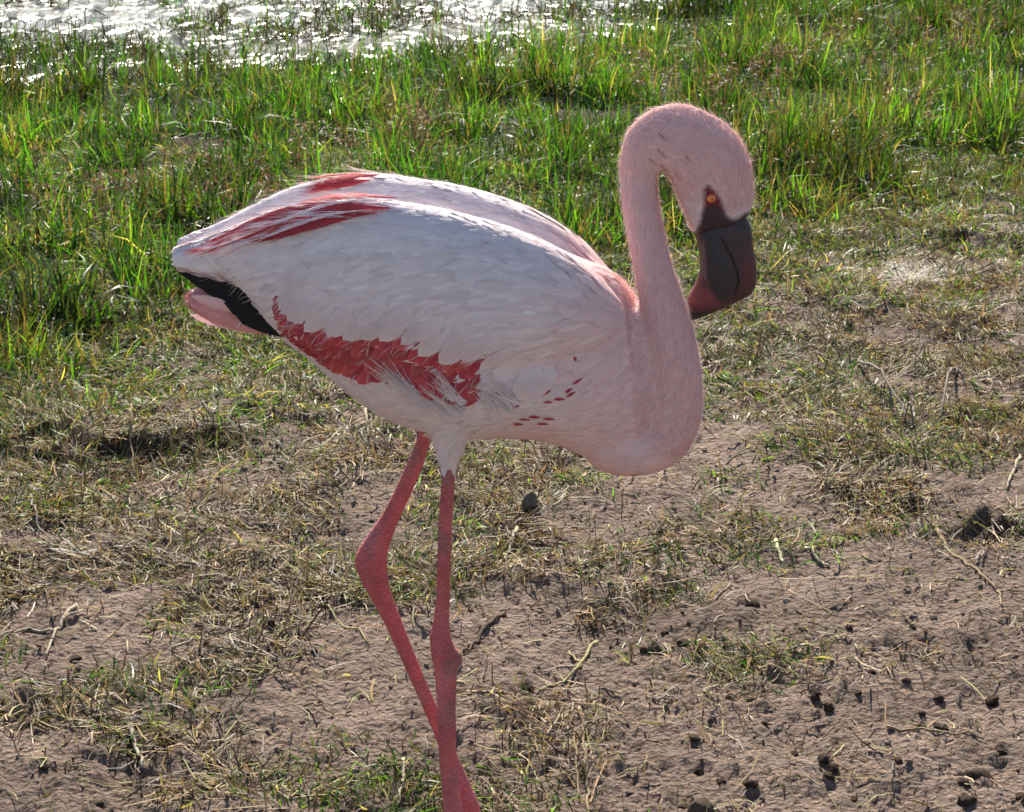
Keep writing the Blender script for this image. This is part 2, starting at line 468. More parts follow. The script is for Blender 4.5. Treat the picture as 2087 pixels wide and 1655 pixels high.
# ---- tall grass of the bank
def bank_grass():
    x, y, px, py = scatter_wide(365000, 90000, 1.0, 9.2)
    gd = green_depth(px, py) + 110 * fbm(x * 3.5, y * 3.5, 71, 2)
    w = shore_w(x, y)
    clump = fbm(x * 7, y * 7, 101, 3, .7)
    p = sstep(-60, 70, gd) * np.clip(0.60 + 1.5 * clump, 0.12, 1)
    left = sstep(1500, 1100, px)
    p *= 1 - 0.60 * sstep(-0.7, 0.0, w) * left
    p *= 1 - 0.95 * sstep(0.0, 0.35, w) * sstep(1700, 1250, px)
    k = rng.random(len(x)) < p
    x, y, px, py, gd, w, clump = (a[k] for a in (x, y, px, py, gd, w, clump))
    n = len(x)
    tall = sstep(-40, 220, gd) * np.clip(0.62 + 1.25 * np.clip(clump + .8 * fbm(x * 2.6, y * 2.6, 111, 2), -0.5, 0.8), .05, 1.7)
    L = (0.032 + 0.078 * tall) * rng.uniform(0.45, 1.5, n)
    W = rng.uniform(0.0020, 0.0054, n) * (0.85 + 0.4 * tall)
    W = W * (1.12 + .75 * side_k(x, y))
    az = rng.uniform(0, 2 * math.pi, n)
    messy = rng.random(n) < 0.42
    p0 = np.where(messy, rng.uniform(R(5), R(60), n), R(90) - np.abs(rng.normal(0, R(20), n)) * (1.5 - 0.6 * tall))
    dp = -np.abs(rng.normal(0, R(45), n))
    c0 = mixcol(n, [(5, G_DEEP), (5, G_MID), (1.2, G_YEL), (2.0, G_OLV), (0.15, G_DRY), (1.0, G_BRN)])
    patch = fbm(x * 2.3, y * 2.3, 151, 2)
    brown = rng.random(n) < np.clip(0.14 + 0.55 * sstep(140, 0, gd) + 0.8 * np.clip(patch, -.2, 1) + 0.35 * np.exp(-((px - 1700) / 420) ** 2 - ((py - 400) / 130) ** 2), 0, 0.75)
    c0 = np.where(brown[:, None], mixcol(n, [(2.6, G_OLV), (0.5, G_DRY), (3.2, G_BRN), (1.6, G_YEL)]), c0)
    c1 = np.clip(c0 * np.array([1.12, 1.15, 1.0]), 0, 0.8)
    c0 = c0 * np.clip(1.0 - 1.3 * fbm(x * 3.1, y * 3.1, 161, 2), .45, 1.35)[:, None]; c1 = np.clip(c0 * np.array([1.12, 1.15, 1.0]), 0, .8)
    root = np.stack([x, y, gz(x, y) - 0.004], 1)
    V, Q, C = strips(root, az, p0, dp, L, W, c0 * 0.85, c1, 3, rng.normal(0, .7, n), rng.normal(0, .5, n))
    return mesh_from('bank_grass', V, [Q], C)
o = add('bank_grass', bank_grass(), M_GRASS, kind='stuff', label='dense backlit green grass covering the pond bank', category='grass')

# ---- long upright reedy stems standing in and by the water
def reeds():
    x, y, px, py = scatter_wide(130000, 40000, 4.2, 8.9)
    w = shore_w(x, y)
    cl = fbm(x * 4.5, y * 2.6, 121, 3, .6)
    p = 0.75 * sstep(-1.0, -0.1, w) * (1 - 0.25 * sstep(0.5, 1.2, w)) * np.clip(.16 + 2.6 * cl, .05, 1)
    k = rng.random(len(x)) < p
    x, y, w = x[k], y[k], w[k]
    n = len(x)
    L = rng.uniform(0.03, 0.11, n) * (1 + .8 * (rng.random(n) < .08)); W = rng.uniform(0.0022, 0.0060, n)
    c0 = mixcol(n, [(4, (0.022, 0.018, 0.013)), (2, (0.05, 0.032, 0.022)), (1.2, G_MID), (1, G_OLV)])
    root = np.stack([x, y, np.full(n, WATER_Z) - 0.004], 1)
    V, Q, C = strips(root, rng.uniform(0, 6.28, n), rng.uniform(R(3), R(90), n), rng.normal(-.3, R(50), n), L, W, c0, c0 * 1.2, 3, rng.normal(0, 1.0, n), rng.normal(0, .9, n), taper=0.5)
    return mesh_from('reed_stems', V, [Q], C)
add('reed_stems', reeds(), M_GRASS, kind='stuff', label='thin dark reed stems standing in the glittering shallows', category='reeds')

# ---- short turf and sparse blades between bank and mud
def short_turf():
    x, y, px, py = scatter_wide(220000, 60000, -0.6, 3.7)
    a = turf_amount(px, py)
    a = np.maximum(a, 0.62 * sstep(-330, 0, green_depth(px, py)))
    a = np.maximum(a, 0.22 * sstep(1240, 1000, py + .12 * (px - 1000)))
    a = a + 0.75 * fbm(x * 9, y * 9, 73, 3) * (a > 0.03) + 0.25 * fbm(x * 30, y * 30, 75, 2)
    p = np.clip(1.25 * a - 0.14, 0, 1) * 0.95 * (1 - .85 * np.exp(-((px - 1830) / 120) ** 2 - ((py - 558) / 34) ** 2))
    k = rng.random(len(x)) < p
    x, y, px, py = x[k], y[k], px[k], py[k]
    n = len(x)
    gdp = sstep(-300, 0, green_depth(px, py))
    L = rng.uniform(0.010, 0.036, n) * (1 + 0.5 * (rng.random(n) < 0.15)) * (1 + .6 * gdp)
    W = rng.uniform(0.0015, 0.0036, n) * (1 + .2 * gdp) * (1 + .7 * side_k(x, y))
    c0 = mixcol(n, [(2, G_DEEP), (2.4, G_MID), (2.0, G_YEL), (2.8, G_OLV), (2.0, G_DRY), (2.2, G_BRN)])
    root = np.stack([x, y, gz(x, y) - 0.001], 1)
    p0 = R(3) + rng.random(n) ** 1.5 * R(65)
    V, Q, C = strips(root, 9 * fbm(x * 5, y * 5, 171, 2) + rng.normal(0, 1.1, n), p0, -np.abs(rng.normal(0, R(40), n)), L, W, c0 * 0.9, c0 * 1.2, 2, rng.normal(0, .8, n), rng.normal(0, .6, n), rest=rng.uniform(.001, .011, n))
    return mesh_from('short_turf', V, [Q], C)
add('short_turf', short_turf(), M_GRASS, kind='stuff', label='short sparse tufts of trampled grass on the mud', category='grass')

# ---- dry straw and trampled litter
def straw():
    x, y, px, py = scatter_wide(330000, 80000, -0.6, 3.5)
    a = np.maximum(litter_amount(px, py), .55 * sstep(1260, 1020, py + .10 * (px - 1000)))
    mat_ = fbm(x * 5.5, y * 7, 131, 3, .6)
    bare = sstep(1230, 1330, py + .16 * (px - 1100)) * sstep(1020, 1250, px)
    p = np.clip(a + 1.9 * mat_ * (1 - .72 * bare) - 0.10 - .06 * bare, 0.035, 1) * 0.78 * (1 - .85 * np.exp(-((px - 1830) / 120) ** 2 - ((py - 558) / 34) ** 2))
    p = p * (1 - 0.75 * sstep(60, 200, green_depth(px, py)))
    k = rng.random(len(x)) < p
    x, y = x[k], y[k]
    n = len(x)
    az = 9 * fbm(x * 5, y * 5, 171, 2) + rng.normal(0, .75, n)
    L = rng.uniform(0.012, 0.046, n) * (1 + 1.0 * (rng.random(n) < 0.07))
    W = rng.uniform(0.0010, 0.0030, n) * (1 + .7 * side_k(x, y))
    c0 = mixcol(n, [(2.0, (0.40, 0.265, 0.105)), (2.6, (0.23, 0.150, 0.080)), (3.8, (0.070, 0.045, 0.032)), (2.0, (0.25, 0.235, 0.055)), (0.25, (0.52, 0.41, 0.26))])
    root = np.stack([x, y, gz(x, y) + 0.0012], 1)
    V, Q, C = strips(root, az, rng.normal(R(10), R(15), n), rng.normal(-R(10), R(30), n), L, W, c0, c0 * 1.1, 2, rng.normal(0, .85, n), rng.normal(0, .45, n), taper=0.5, rest=rng.uniform(.0008, .012, n) * rng.random(n))
    return mesh_from('dry_straw', V, [Q], C)
add('dry_straw', straw(), M_STRAW, kind='stuff', label='scattered dry straw and dead grass trampled into the mud', category='straw')

# ---- brown sedge seed heads in the bank
def sedges():
    spots = [(1520, 150, 90, 60), (1600, 110, 80, 50), (1690, 90, 90, 70), (1450, 190, 90, 50), (830, 270, 60, 45), (575, 385, 60, 30), (860, 230, 50, 40),
             (1900, 90, 120, 60), (1560, 260, 140, 60), (1980, 40, 80, 40), (540, 470, 60, 40), (700, 300, 120, 50), (150, 420, 100, 60), (1800, 230, 120, 50), (1300, 120, 90, 50), (400, 380, 120, 50)]
    Vs, Qs, Cs = [], [], []
    off = 0
    for (a, b, sx, sy) in spots:
        for k in range(15):
            p = onZ(a + random.gauss(0, sx * .6), b + 70 + random.gauss(0, sy * .6))
            m = 16
            base = np.array([p[0], p[1], height(p[0], p[1])])
            lean = random.uniform(0, 6.28); L = random.uniform(0.08, 0.15); tilt = random.uniform(0, 0.35)
            top = base + L * np.array([math.cos(lean) * math.sin(tilt), math.sin(lean) * math.sin(tilt), math.cos(tilt)])
            V, Q, C = strips(base[None], np.array([lean]), np.array([math.pi / 2 - tilt]), np.zeros(1), np.array([L]), np.array([0.0022]), np.array([[.10, .12, .04]]), np.array([[.2, .15, .07]]), 2, taper=.3)
            Vs.append(V); Qs.append(Q + off); Cs.append(C); off += len(V)
            r = np.repeat(top[None], m, 0) + rng.normal(0, 0.011, (m, 3))
            c = mixcol(m, [(2, (0.20, 0.12, 0.07)), (1, (0.34, 0.22, 0.13)), (1, (0.11, 0.065, 0.04))])
            V, Q, C = strips(r, rng.uniform(0, 6.28, m), rng.uniform(-.3, 1.5, m), rng.normal(0, .5, m), rng.uniform(.009, .022, m), rng.uniform(.003, .007, m), c, c * 1.2, 2, None, rng.normal(0, 1, m))
            Vs.append(V); Qs.append(Q + off); Cs.append(C); off += len(V)
    return mesh_from('sedge_seed_heads', np.concatenate(Vs), [np.concatenate(Qs)], np.concatenate(Cs))
add('sedge_seed_heads', sedges(), M_STRAW, kind='stuff', label='brown sedge seed heads standing among the green bank grass', category='sedge')

# ---- crumbs of mud
PHI = (1 + 5 ** .5) / 2
ICO_V = np.array([(-1, PHI, 0), (1, PHI, 0), (-1, -PHI, 0), (1, -PHI, 0), (0, -1, PHI), (0, 1, PHI), (0, -1, -PHI), (0, 1, -PHI), (PHI, 0, -1), (PHI, 0, 1), (-PHI, 0, -1), (-PHI, 0, 1)]) / math.hypot(1, PHI)
ICO_F = np.array([(0, 11, 5), (0, 5, 1), (0, 1, 7), (0, 7, 10), (0, 10, 11), (1, 5, 9), (5, 11, 4), (11, 10, 2), (10, 7, 6), (7, 1, 8), (3, 9, 4), (3, 4, 2), (3, 2, 6), (3, 6, 8), (3, 8, 9), (4, 9, 5), (2, 4, 11), (6, 2, 10), (8, 6, 7), (9, 8, 1)])
def crumbs():
    x, y, px, py = scatter(9000, -0.35, 1.9, 0.262)
    k = rng.random(len(x)) < np.clip(0.55 + 1.1 * fbm(x * 6, y * 6, 141, 3), 0.05, 1) * (1 - 0.6 * np.clip(turf_amount(px, py), 0, 1))
    x, y = x[k], y[k]
    n = len(x)
    s = 0.0010 + 0.0026 * rng.random(n) ** 3
    c = np.stack([x, y, gz(x, y) + s * 0.3], 1)
    V = c[:, None] + ICO_V[None] * (s[:, None, None] * rng.uniform(0.6, 1.35, (n, 12, 1))) * np.stack([rng.uniform(.8, 1.8, n), rng.uniform(.7, 1.3, n), rng.uniform(.5, .9, n)], 1)[:, None]
    C = np.repeat(mixcol(n, [(4, (0.22, 0.165, 0.125)), (2, (0.13, 0.095, 0.07)), (1, (0.34, 0.27, 0.21))])[:, None], 12, 1)
    Fc = (np.arange(n)[:, None, None] * 12 + ICO_F[None]).reshape(-1, 3)
    return mesh_from('mud_crumbs', V.reshape(-1, 3), [Fc], C.reshape(-1, 3), smooth=False)
add('mud_crumbs', crumbs(), M_CLOD, kind='stuff', label='loose crumbs of dried mud strewn over the ground', category='mud')

# ------------------------------------------------------------------ the flamingo: lofts in the bird's own plane
TANP = math.tan(PITCH)
def loft(stations, ny=20, e=2.0, correct=False):
    """stations: (A px, B px, half thickness m, centre Y). Elliptical rings between A and B."""
    rings = []
    for (A, B, th, Y) in stations:
        a = onY(A[0], A[1], Y); b = onY(B[0], B[1], Y)
        c = (a + b) / 2; u = (a - b) / 2
        if correct:
            hh = np.linalg.norm(u)
            u = u * math.sqrt(max(0.3, 1 - (th * TANP / max(hh, 1e-4)) ** 2))
        an = np.linspace(0, 2 * math.pi, ny, endpoint=False)
        cs = np.sign(np.cos(an)) * np.abs(np.cos(an)) ** (2 / e); sn = np.sign(np.sin(an)) * np.abs(np.sin(an)) ** (2 / e)
        rings.append(c + cs[:, None] * u + sn[:, None] * np.array([0, th, 0]))
    V = np.concatenate(rings + [rings[0].mean(0, keepdims=True), rings[-1].mean(0, keepdims=True)])
    nr = len(rings)
    i = np.arange(nr * ny).reshape(nr, ny); j = np.roll(i, -1, 1)
    Q = np.stack([i[:-1].ravel(), j[:-1].ravel(), j[1:].ravel(), i[1:].ravel()], 1)
    t1 = np.stack([np.full(ny, nr * ny), j[0], i[0]], 1); t2 = np.stack([np.full(ny, nr * ny + 1), i[-1], j[-1]], 1)
    return V, Q, np.concatenate([t1, t2])

def dense(st, k=4):
    """Catmull-Rom between stations"""
    A = np.array([[*s[0], *s[1], s[2], s[3]] for s in st], float)
    P = np.concatenate([[2 * A[0] - A[1]], A, [2 * A[-1] - A[-2]]])
    outp = []
    for i in range(1, len(P) - 2):
        for q in range(k):
            t = q / k
            p0, p1, p2, p3 = P[i - 1], P[i], P[i + 1], P[i + 2]
            v = 0.5 * (2 * p1 + (p2 - p0) * t + (2 * p0 - 5 * p1 + 4 * p2 - p3) * t * t + (3 * p1 - p0 - 3 * p2 + p3) * t ** 3)
            outp.append(v)
    outp.append(A[-1])
    return [((v[0], v[1]), (v[2], v[3]), max(v[4], 0.0008), v[5]) for v in outp]

def tube(pts, Y):
    """pts: px, py, half width px -> stations perpendicular to the path"""
    st = []
    P = np.array([p[:2] for p in pts], float)
    for i, p in enumerate(pts):
        d = P[min(i + 1, len(P) - 1)] - P[max(i - 1, 0)]
        d /= np.linalg.norm(d)
        nn = np.array([d[1], -d[0]])
        yy = Y(p) if callable(Y) else Y
        st.append((tuple(P[i] + nn * p[2]), tuple(P[i] - nn * p[2]), p[2] / 1900.0, yy))
    return st

torso = [((494, 562), (530, 664), .016, 0), ((560, 490), (575, 690), .036, 0), ((640, 440), (640, 738), .058, 0), ((720, 440), (710, 800), .072, 0), ((800, 442), (785, 850), .082, 0),
         ((900, 455), (870, 880), .088, 0), ((1000, 468), (960, 893), .090, 0), ((1100, 492), (1060, 892), .088, 0), ((1190, 530), (1135, 905), .082, 0),
         ((1256, 555), (1195, 932), .071, 0), ((1302, 610), (1245, 950), .060, .002), ((1322, 680), (1290, 945), .052, .004), ((1326, 760), (1330, 925), .042, .004)]
wing = [((354, 508), (362, 545), .007, -.018), ((420, 488), (428, 562), .012, -.024), ((480, 466), (490, 578), .016, -.032), ((560, 433), (555, 650), .024, -.042),
        ((650, 414), (635, 705), .032, -.050), ((750, 410), (725, 735), .038, -.055), ((850, 421), (815, 750), .043, -.058), ((950, 442), (900, 765), .046, -.060),
        ((1050, 473), (990, 760), .048, -.060), ((1130, 508), (1080, 745), .046, -.058), ((1200, 553), (1160, 735), .038, -.052), ((1255, 605), (1225, 735), .025, -.043), ((1290, 655), (1280, 725), .010, -.034)]
neck = [((1230, 800), (1205, 942), .046, 0), ((1290, 815), (1265, 961), .048, 0), ((1309, 820), (1335, 955), .046, -.002), ((1313, 815), (1392, 925), .043, -.008), ((1313, 800), (1426, 862), .039, -.014),
        ((1311, 770), (1432, 795), .034, -.020), ((1310, 720), (1425, 728), .031, -.025), ((1307, 660), (1409, 658), .028, -.027), ((1301, 600), (1391, 598), .025, -.025), ((1291, 540), (1370, 538), .0222, -.020),
        ((1279, 480), (1356, 478), .020, -.014), ((1268, 410), (1344, 412), .0192, -.009), ((1264, 362), (1340, 372), .019, -.006), ((1266, 315), (1341, 354), .0198, -.006), ((1281, 267), (1347, 346), .021, -.006),
        ((1310, 236), (1357, 350), .022, -.006), ((1350, 216), (1372, 375), .0235, -.006), ((1396, 213), (1383, 404), .0245, -.006), ((1440, 228), (1393, 430), .025, -.006), ((1480, 252), (1402, 450), .025, -.006),
        ((1511, 286), (1408, 470), .0238, -.006), ((1530, 330), (1416, 478), .0222, -.006), ((1536, 375), (1424, 478), .0205, -.006), ((1534, 412), (1434, 470), .0185, -.006), ((1530, 436), (1446, 470), .016, -.006)]
thigh = [((850, 800), (965, 800), .040, -.032), ((872, 860), (958, 860), .026, -.032), ((884, 905), (949, 905), .017, -.031), ((891, 930), (940, 930), .0125, -.030), ((895, 942), (934, 942), .0085, -.030)]
thigh2 = [((800, 800), (930, 800), .035, .032), ((838, 855), (900, 850), .022, .032), ((852, 880), (884, 882), .012, .032)]
leg_near = [(916, 915, 16), (914, 960, 15.5), (911, 1020, 15.5), (906, 1100, 15), (904, 1200, 15), (900, 1255, 16.5), (898, 1300, 22), (904, 1330, 27), (909, 1352, 27), (909, 1385, 23), (910, 1440, 20), (911, 1500, 19.5), (914, 1560, 19), (920, 1620, 20), (926, 1668, 21), (930, 1690, 22)]
leg_far = [(880, 850, 15), (866, 890, 15), (846, 945, 17.5), (818, 1010, 18), (792, 1062, 20), (768, 1108, 27), (757, 1140, 34), (762, 1172, 30), (778, 1215, 22), (800, 1265, 18.5), (826, 1325, 16.5), (852, 1385, 15.5), (878, 1445, 15), (903, 1505, 15), (926, 1560, 16), (945, 1610, 18), (957, 1640, 20), (962, 1660, 21)]
under_tail = [((545, 640), (548, 680), .016, 0), ((480, 610), (478, 668), .017, 0), ((425, 592), (412, 643), .013, 0), ((396, 590), (388, 622), .006, 0), ((386, 598), (384, 608), .002, 0)]

def Yl(y):
    return lambda p: y
parts = [loft(dense(torso), 28, 2.0, True), loft(dense(wing), 22, 2.0), loft(dense([(a, b, c, -d) for (a, b, c, d) in wing]), 22, 2.0),
         loft(dense(neck, 5), 22, 2.0), loft(dense(thigh), 16), loft(dense(thigh2), 16), loft(dense(tube(leg_near, -.030), 3), 14), loft(dense(tube(leg_far, lambda p: .032 - .022 * float(sstep(1150, 1660, p[1]))), 3), 14), loft(dense(under_tail), 16),
         loft(dense([((1285, 630), (1328, 630), .014, -.022), ((1274, 710), (1345, 710), .026, -.022), ((1262, 790), (1352, 790), .031, -.021), ((1250, 860), (1345, 860), .031, -.016), ((1240, 900), (1330, 900), .02, -.01)]), 20)]
# the far wing is the near wing mirrored through the bird's own middle plane
V, Q, T = parts[1]
parts[2] = (V * np.array([1, -1, 1]), Q[:, ::-1], T[:, ::-1])
# ankle knobs, and webbed feet flat on the ground
def blob(c, r):
    V = np.array(c) + ICO_V * np.array(r)
    return V, np.zeros((0, 4), int), ICO_F
parts.append(blob(onY(736, 1148, .032), (.0085, .011, .013)))
parts.append(blob(onY(932, 1342, -.030), (.0075, .010, .011)))
parts.append(blob(onY(885, 1300, -.030), (.006, .010, .012)))
def foot(ax, ay):
    gzz = float(height(ax, ay))
    hub = np.array([ax, ay, gzz + .010])
    tips = [hub + np.array([.075 * math.cos(a), .075 * math.sin(a), -.006]) for a in (-1.25, -.8, -.35)]
    res = []
    for tp in tips:
        d = tp - hub; s = np.array([-d[1], d[0], 0]); s /= np.linalg.norm(s)
        rings = []
        for k in range(6):
            q = k / 5; c = hub + d * q; r = .0085 * (1 - .55 * q)
            an = np.linspace(0, 2 * math.pi, 8, endpoint=False)
            rings.append(c + np.cos(an)[:, None] * s * r + np.sin(an)[:, None] * np.array([0, 0, r * .8]))
        Vv = np.concatenate(rings + [hub[None], tp[None]])
        i = np.arange(48).reshape(6, 8); j = np.roll(i, -1, 1)
        res.append((Vv, np.stack([i[:-1].ravel(), j[:-1].ravel(), j[1:].ravel(), i[1:].ravel()], 1), np.concatenate([np.stack([np.full(8, 48), j[0], i[0]], 1), np.stack([np.full(8, 49), i[-1], j[-1]], 1)])))
    web = np.array([hub, tips[0] * .85 + hub * .15, tips[1] * .8 + hub * .2, tips[2] * .85 + hub * .15])
    Vv = np.concatenate([web + [0, 0, .003], web - [0, 0, .004]])
    res.append((Vv, np.array([[0, 1, 5, 4], [1, 2, 6, 5], [2, 3, 7, 6], [3, 0, 4, 7]]), np.array([[0, 2, 1], [0, 3, 2], [4, 5, 6], [4, 6, 7]])))
    return res
pn = onY(930, 1688, -.030); pf = onY(962, 1662, .010)
parts += foot(pn[0], -.030) + foot(pf[0], .010)

Vs, Qs, Ts = [], [], []
off = 0
for (v, q, tt) in parts:
    Vs.append(v); Qs.append(np.asarray(q) + off); Ts.append(np.asarray(tt) + off); off += len(v)
raw = mesh_from('raw', np.concatenate(Vs), [np.concatenate([q for q in Qs if len(q)]), np.concatenate(Ts)])
tmp = bpy.data.objects.new('tmp', raw)
col_root.objects.link(tmp)
md = tmp.modifiers.new('r', 'REMESH'); md.mode = 'VOXEL'; md.voxel_size = 0.0030
md = tmp.modifiers.new('s', 'SMOOTH'); md.factor = 0.5; md.iterations = 8
dg = bpy.context.evaluated_depsgraph_get()
body_me = bpy.data.meshes.new_from_object(tmp.evaluated_get(dg))
bpy.data.objects.remove(tmp); bpy.data.meshes.remove(raw)
body_me.name = 'body'
nv = len(body_me.vertices)
BV = np.zeros(nv * 3, np.float32); body_me.vertices.foreach_get('co', BV); BV = BV.reshape(-1, 3).astype(float)
BN = np.zeros(nv * 3, np.float32); body_me.vertices.foreach_get('normal', BN); BN = BN.reshape(-1, 3).astype(float)
body_me.polygons.foreach_set('use_smooth', np.ones(len(body_me.polygons), bool))
bvh = BVHTree.FromPolygons([tuple(v) for v in BV], [tuple(p.vertices) for p in body_me.polygons])

WHITE, PINK, CRIM, LEG = np.array([.85, .775, .795]), np.array([.87, .595, .580]), np.array([.42, .045, .060]), np.array([.54, .118, .122])
back_red = [(470, 492), (520, 462), (560, 442), (640, 425), (720, 414), (795, 424), (785, 432), (700, 446), (640, 470), (560, 486), (500, 492)]
eye_skin = [(1433, 380), (1443, 374), (1456, 386), (1470, 405), (1480, 432), (1470, 445), (1430, 445), (1434, 420), (1432, 398)]
def mirror_px(P):
    Pm = np.array(P, float, copy=True); Pm[..., 1] = -np.abs(Pm[..., 1])
    return proj(Pm)
def is_leg(P):
    P = np.asarray(P, float)
    px, py = proj(P)
    dn, wn_ = segdist(px, py, leg_near); df, wf = segdist(px, py, leg_far)
    near = (P[:, 1] < 0.004) & (py > 938) & (dn < wn_ * 1.7 + 6)
    far = (P[:, 1] > -0.004) & (py > 876) & (df < wf * 1.7 + 8)
    return near | far | (P[:, 2] < 0.05)
def neckness(px, py):
    k = (sstep(1110, 1310, px + 0.25 * (py - 650)) * sstep(500, 640, py)).astype(float)
    k = np.maximum(k, 0.4 * sstep(1270, 1300, px))
    k = np.maximum(k, 0.9 * sstep(960, 1120, px) * sstep(800, 900, py))
    d, _ = segdist(px, py, [(1370, 860, 0), (1370, 760, 0), (1350, 620, 0), (1318, 470, 0), (1302, 380, 0), (1320, 290, 0), (1400, 290, 0), (1470, 350, 0)])
    k = np.maximum(k, sstep(120, 70, d))
    return np.clip(k, 0, 1)
red_band = [(588, 575), (578, 600), (576, 630), (605, 655), (655, 676), (670, 694), (740, 698), (772, 692), (832, 698), (902, 734), (962, 748), (992, 748), (996, 814), (934, 798), (868, 784), (800, 766), (742, 778), (712, 765), (668, 743), (632, 716), (598, 686), (574, 640), (573, 604)]
def plum_col(P):
    px, py = mirror_px(P)
    k = neckness(px, py)
    C = WHITE * (1 - k[:, None]) + PINK * k[:, None]
    warm = 0.28 * sstep(430, 700, py) * (1 - k) + 0.12
    C = C * (1 - warm[:, None]) + np.array([.80, .60, .58]) * warm[:, None]
    tp = (px < 560) & (py > 592) & (np.abs(P[:, 1]) < .02) & (py > 592 + (px - 385) * .1)
    C = np.where(tp[:, None], np.array([.78, .36, .36]), C)
    rb = inpoly(px + 8 * vnoise(px / 7, py / 7, 4), py + 8 * vnoise(px / 7, py / 7, 9), red_band) & (np.abs(P[:, 1]) > .02)
    C = np.where(rb[:, None], CRIM, C)
    return C
LM = is_leg(BV)
BC = plum_col(BV)
lc = LEG[None] * (1 + 0.35 * vnoise(BV[:, 0] * 90, BV[:, 2] * 60, 3)[:, None]) + np.array([.06, .05, .055]) * np.clip(vnoise(BV[:, 0] * 40, BV[:, 2] * 30, 8) + .1, 0, 1)[:, None] * 1.5
mudk = np.clip(1.7 * fbm(BV[:, 0] * 55 + BV[:, 1] * 30, BV[:, 2] * 38, 15, 3) - .15 + .35 * sstep(.10, .0, BV[:, 2]), 0, .4)
lc = lc * (1 - mudk[:, None]) + np.array([.26, .16, .14]) * mudk[:, None]
BC = np.where(LM[:, None], lc, BC)
bpx, bpy_ = mirror_px(BV)
def soft(poly):
    return sum(inpoly(bpx + dx, bpy_ + dy, poly).astype(float) for dx in (-4, 0, 4) for dy in (-4, 0, 4)) / 9
es = soft(eye_skin)
bs = soft([(1408, 484), (1424, 456), (1433, 425), (1452, 418), (1470, 424), (1480, 436), (1494, 446), (1506, 443), (1516, 433), (1545, 426), (1545, 500), (1408, 500)])
BC = BC * (1 - es[:, None]) + np.array([.15, .018, .024]) * es[:, None]
BC = BC * (1 - bs[:, None]) + np.array([.044, .025, .029]) * bs[:, None]
es = (es + bs) > .6
set_col(body_me, BC)

flamingo = add('flamingo', None, loc=(pn[0], 0.0, 0.0), label='pink and white flamingo standing with curved neck and lowered dark bill', category='bird')
FO = np.array([pn[0], 0.0, 0.0])
def part(name, me, mat, parent=None, **kw):
    """part of the bird; its mesh is made in world coordinates"""
    par = parent or flamingo
    o = add(name, me, mat, par, **kw)
    return o
def shift(V):
    return np.asarray(V) - FO
vv = shift(BV)
body_me.vertices.foreach_set('co', vv.astype(np.float32).ravel())
body_me.materials.clear()
body_me.materials.append(M_SKIN); body_me.materials.append(M_LEG)
body_me.materials.append(M_BILL)
body_me.polygons.foreach_set('material_index', np.array([1 if LM[p.vertices[0]] else (2 if bs[p.vertices[0]] > .6 else 0) for p in body_me.polygons], np.int32))
body = part('body', body_me, None)

# ---- feather flow field (photo plane), interpolated between a few hand-set directions
flow = np.array([(1250, 600, -.9, -.1), (1150, 700, -1, .15), (1000, 620, -1, .3), (850, 600, -1, .35), (700, 560, -1, .35), (600, 620, -.9, .45), (520, 620, -.9, .5), (1000, 400, -1, -.22), (1200, 500, -.9, -.5), (800, 400, -1, 0), (600, 450, -1, .2), (450, 490, -1, .4),
                 (400, 520, -1, .25), (900, 850, -1, -.15), (750, 800, -1, -.3), (1050, 860, -1, .05), (1250, 900, -1, -.1), (1380, 880, -.7, .8), (1400, 760, -.1, 1), (1350, 600, .1, 1), (1318, 470, .1, 1), (1300, 380, 0, 1), (1285, 290, -.5, 1), (1340, 230, -1, .3), (1420, 230, -1, -.35), (1500, 300, -.6, -1),
                 (1530, 400, 0, -1), (1400, 380, -.8, -.7), (1450, 330, -.8, -.7), (1350, 300, -1, .2), (1410, 450, -.4, -.8), (1200, 820, -1, .15), (650, 730, -.9, .3), (430, 630, -1, -.2), (910, 920, 0, 1)], float)
def flow_at(px, py):
    d2 = (px[:, None] - flow[None, :, 0]) ** 2 + (py[:, None] - flow[None, :, 1]) ** 2 + 400
    w = d2 ** -1.6
    v = (w[..., None] * flow[None, :, 2:]).sum(1) / w.sum(1, keepdims=True)
    return v / (np.linalg.norm(v, axis=1, keepdims=True) + 1e-9)

tri = []
body_me.calc_loop_triangles()
TI = np.zeros(len(body_me.loop_triangles) * 3, np.int32)
body_me.loop_triangles.foreach_get('vertices', TI); TI = TI.reshape(-1, 3)
TA = np.linalg.norm(np.cross(BV[TI[:, 1]] - BV[TI[:, 0]], BV[TI[:, 2]] - BV[TI[:, 0]]), axis=1)
TOK = ~LM[TI].any(1) & ~es[TI].any(1)
def sample(n, mask=None, weight=None):
    ok = TOK if mask is None else TOK & mask
    p = TA * ok
    if weight is not None:
        p = p * weight
    p = p / p.sum()
    ti = rng.choice(len(TI), n, p=p)
    a = rng.random(n); b = rng.random(n)
    f = a + b > 1
    a[f] = 1 - a[f]; b[f] = 1 - b[f]
    A, B, C = (TI[ti, k] for k in range(3))
    P = BV[A] + a[:, None] * (BV[B] - BV[A]) + b[:, None] * (BV[C] - BV[A])
    N = BN[A] + a[:, None] * (BN[B] - BN[A]) + b[:, None] * (BN[C] - BN[A])
    return P, N / np.linalg.norm(N, axis=1, keepdims=True)
def tangent(P, N, jit=0.12):
    px, py = mirror_px(P)
    v = flow_at(px, py)
    d = np.stack([v[:, 0], np.zeros(len(P)), -v[:, 1]], 1) + rng.normal(0, jit, (len(P), 3))
    d -= N * (d * N).sum(1, keepdims=True)
    return d / (np.linalg.norm(d, axis=1, keepdims=True) + 1e-9)

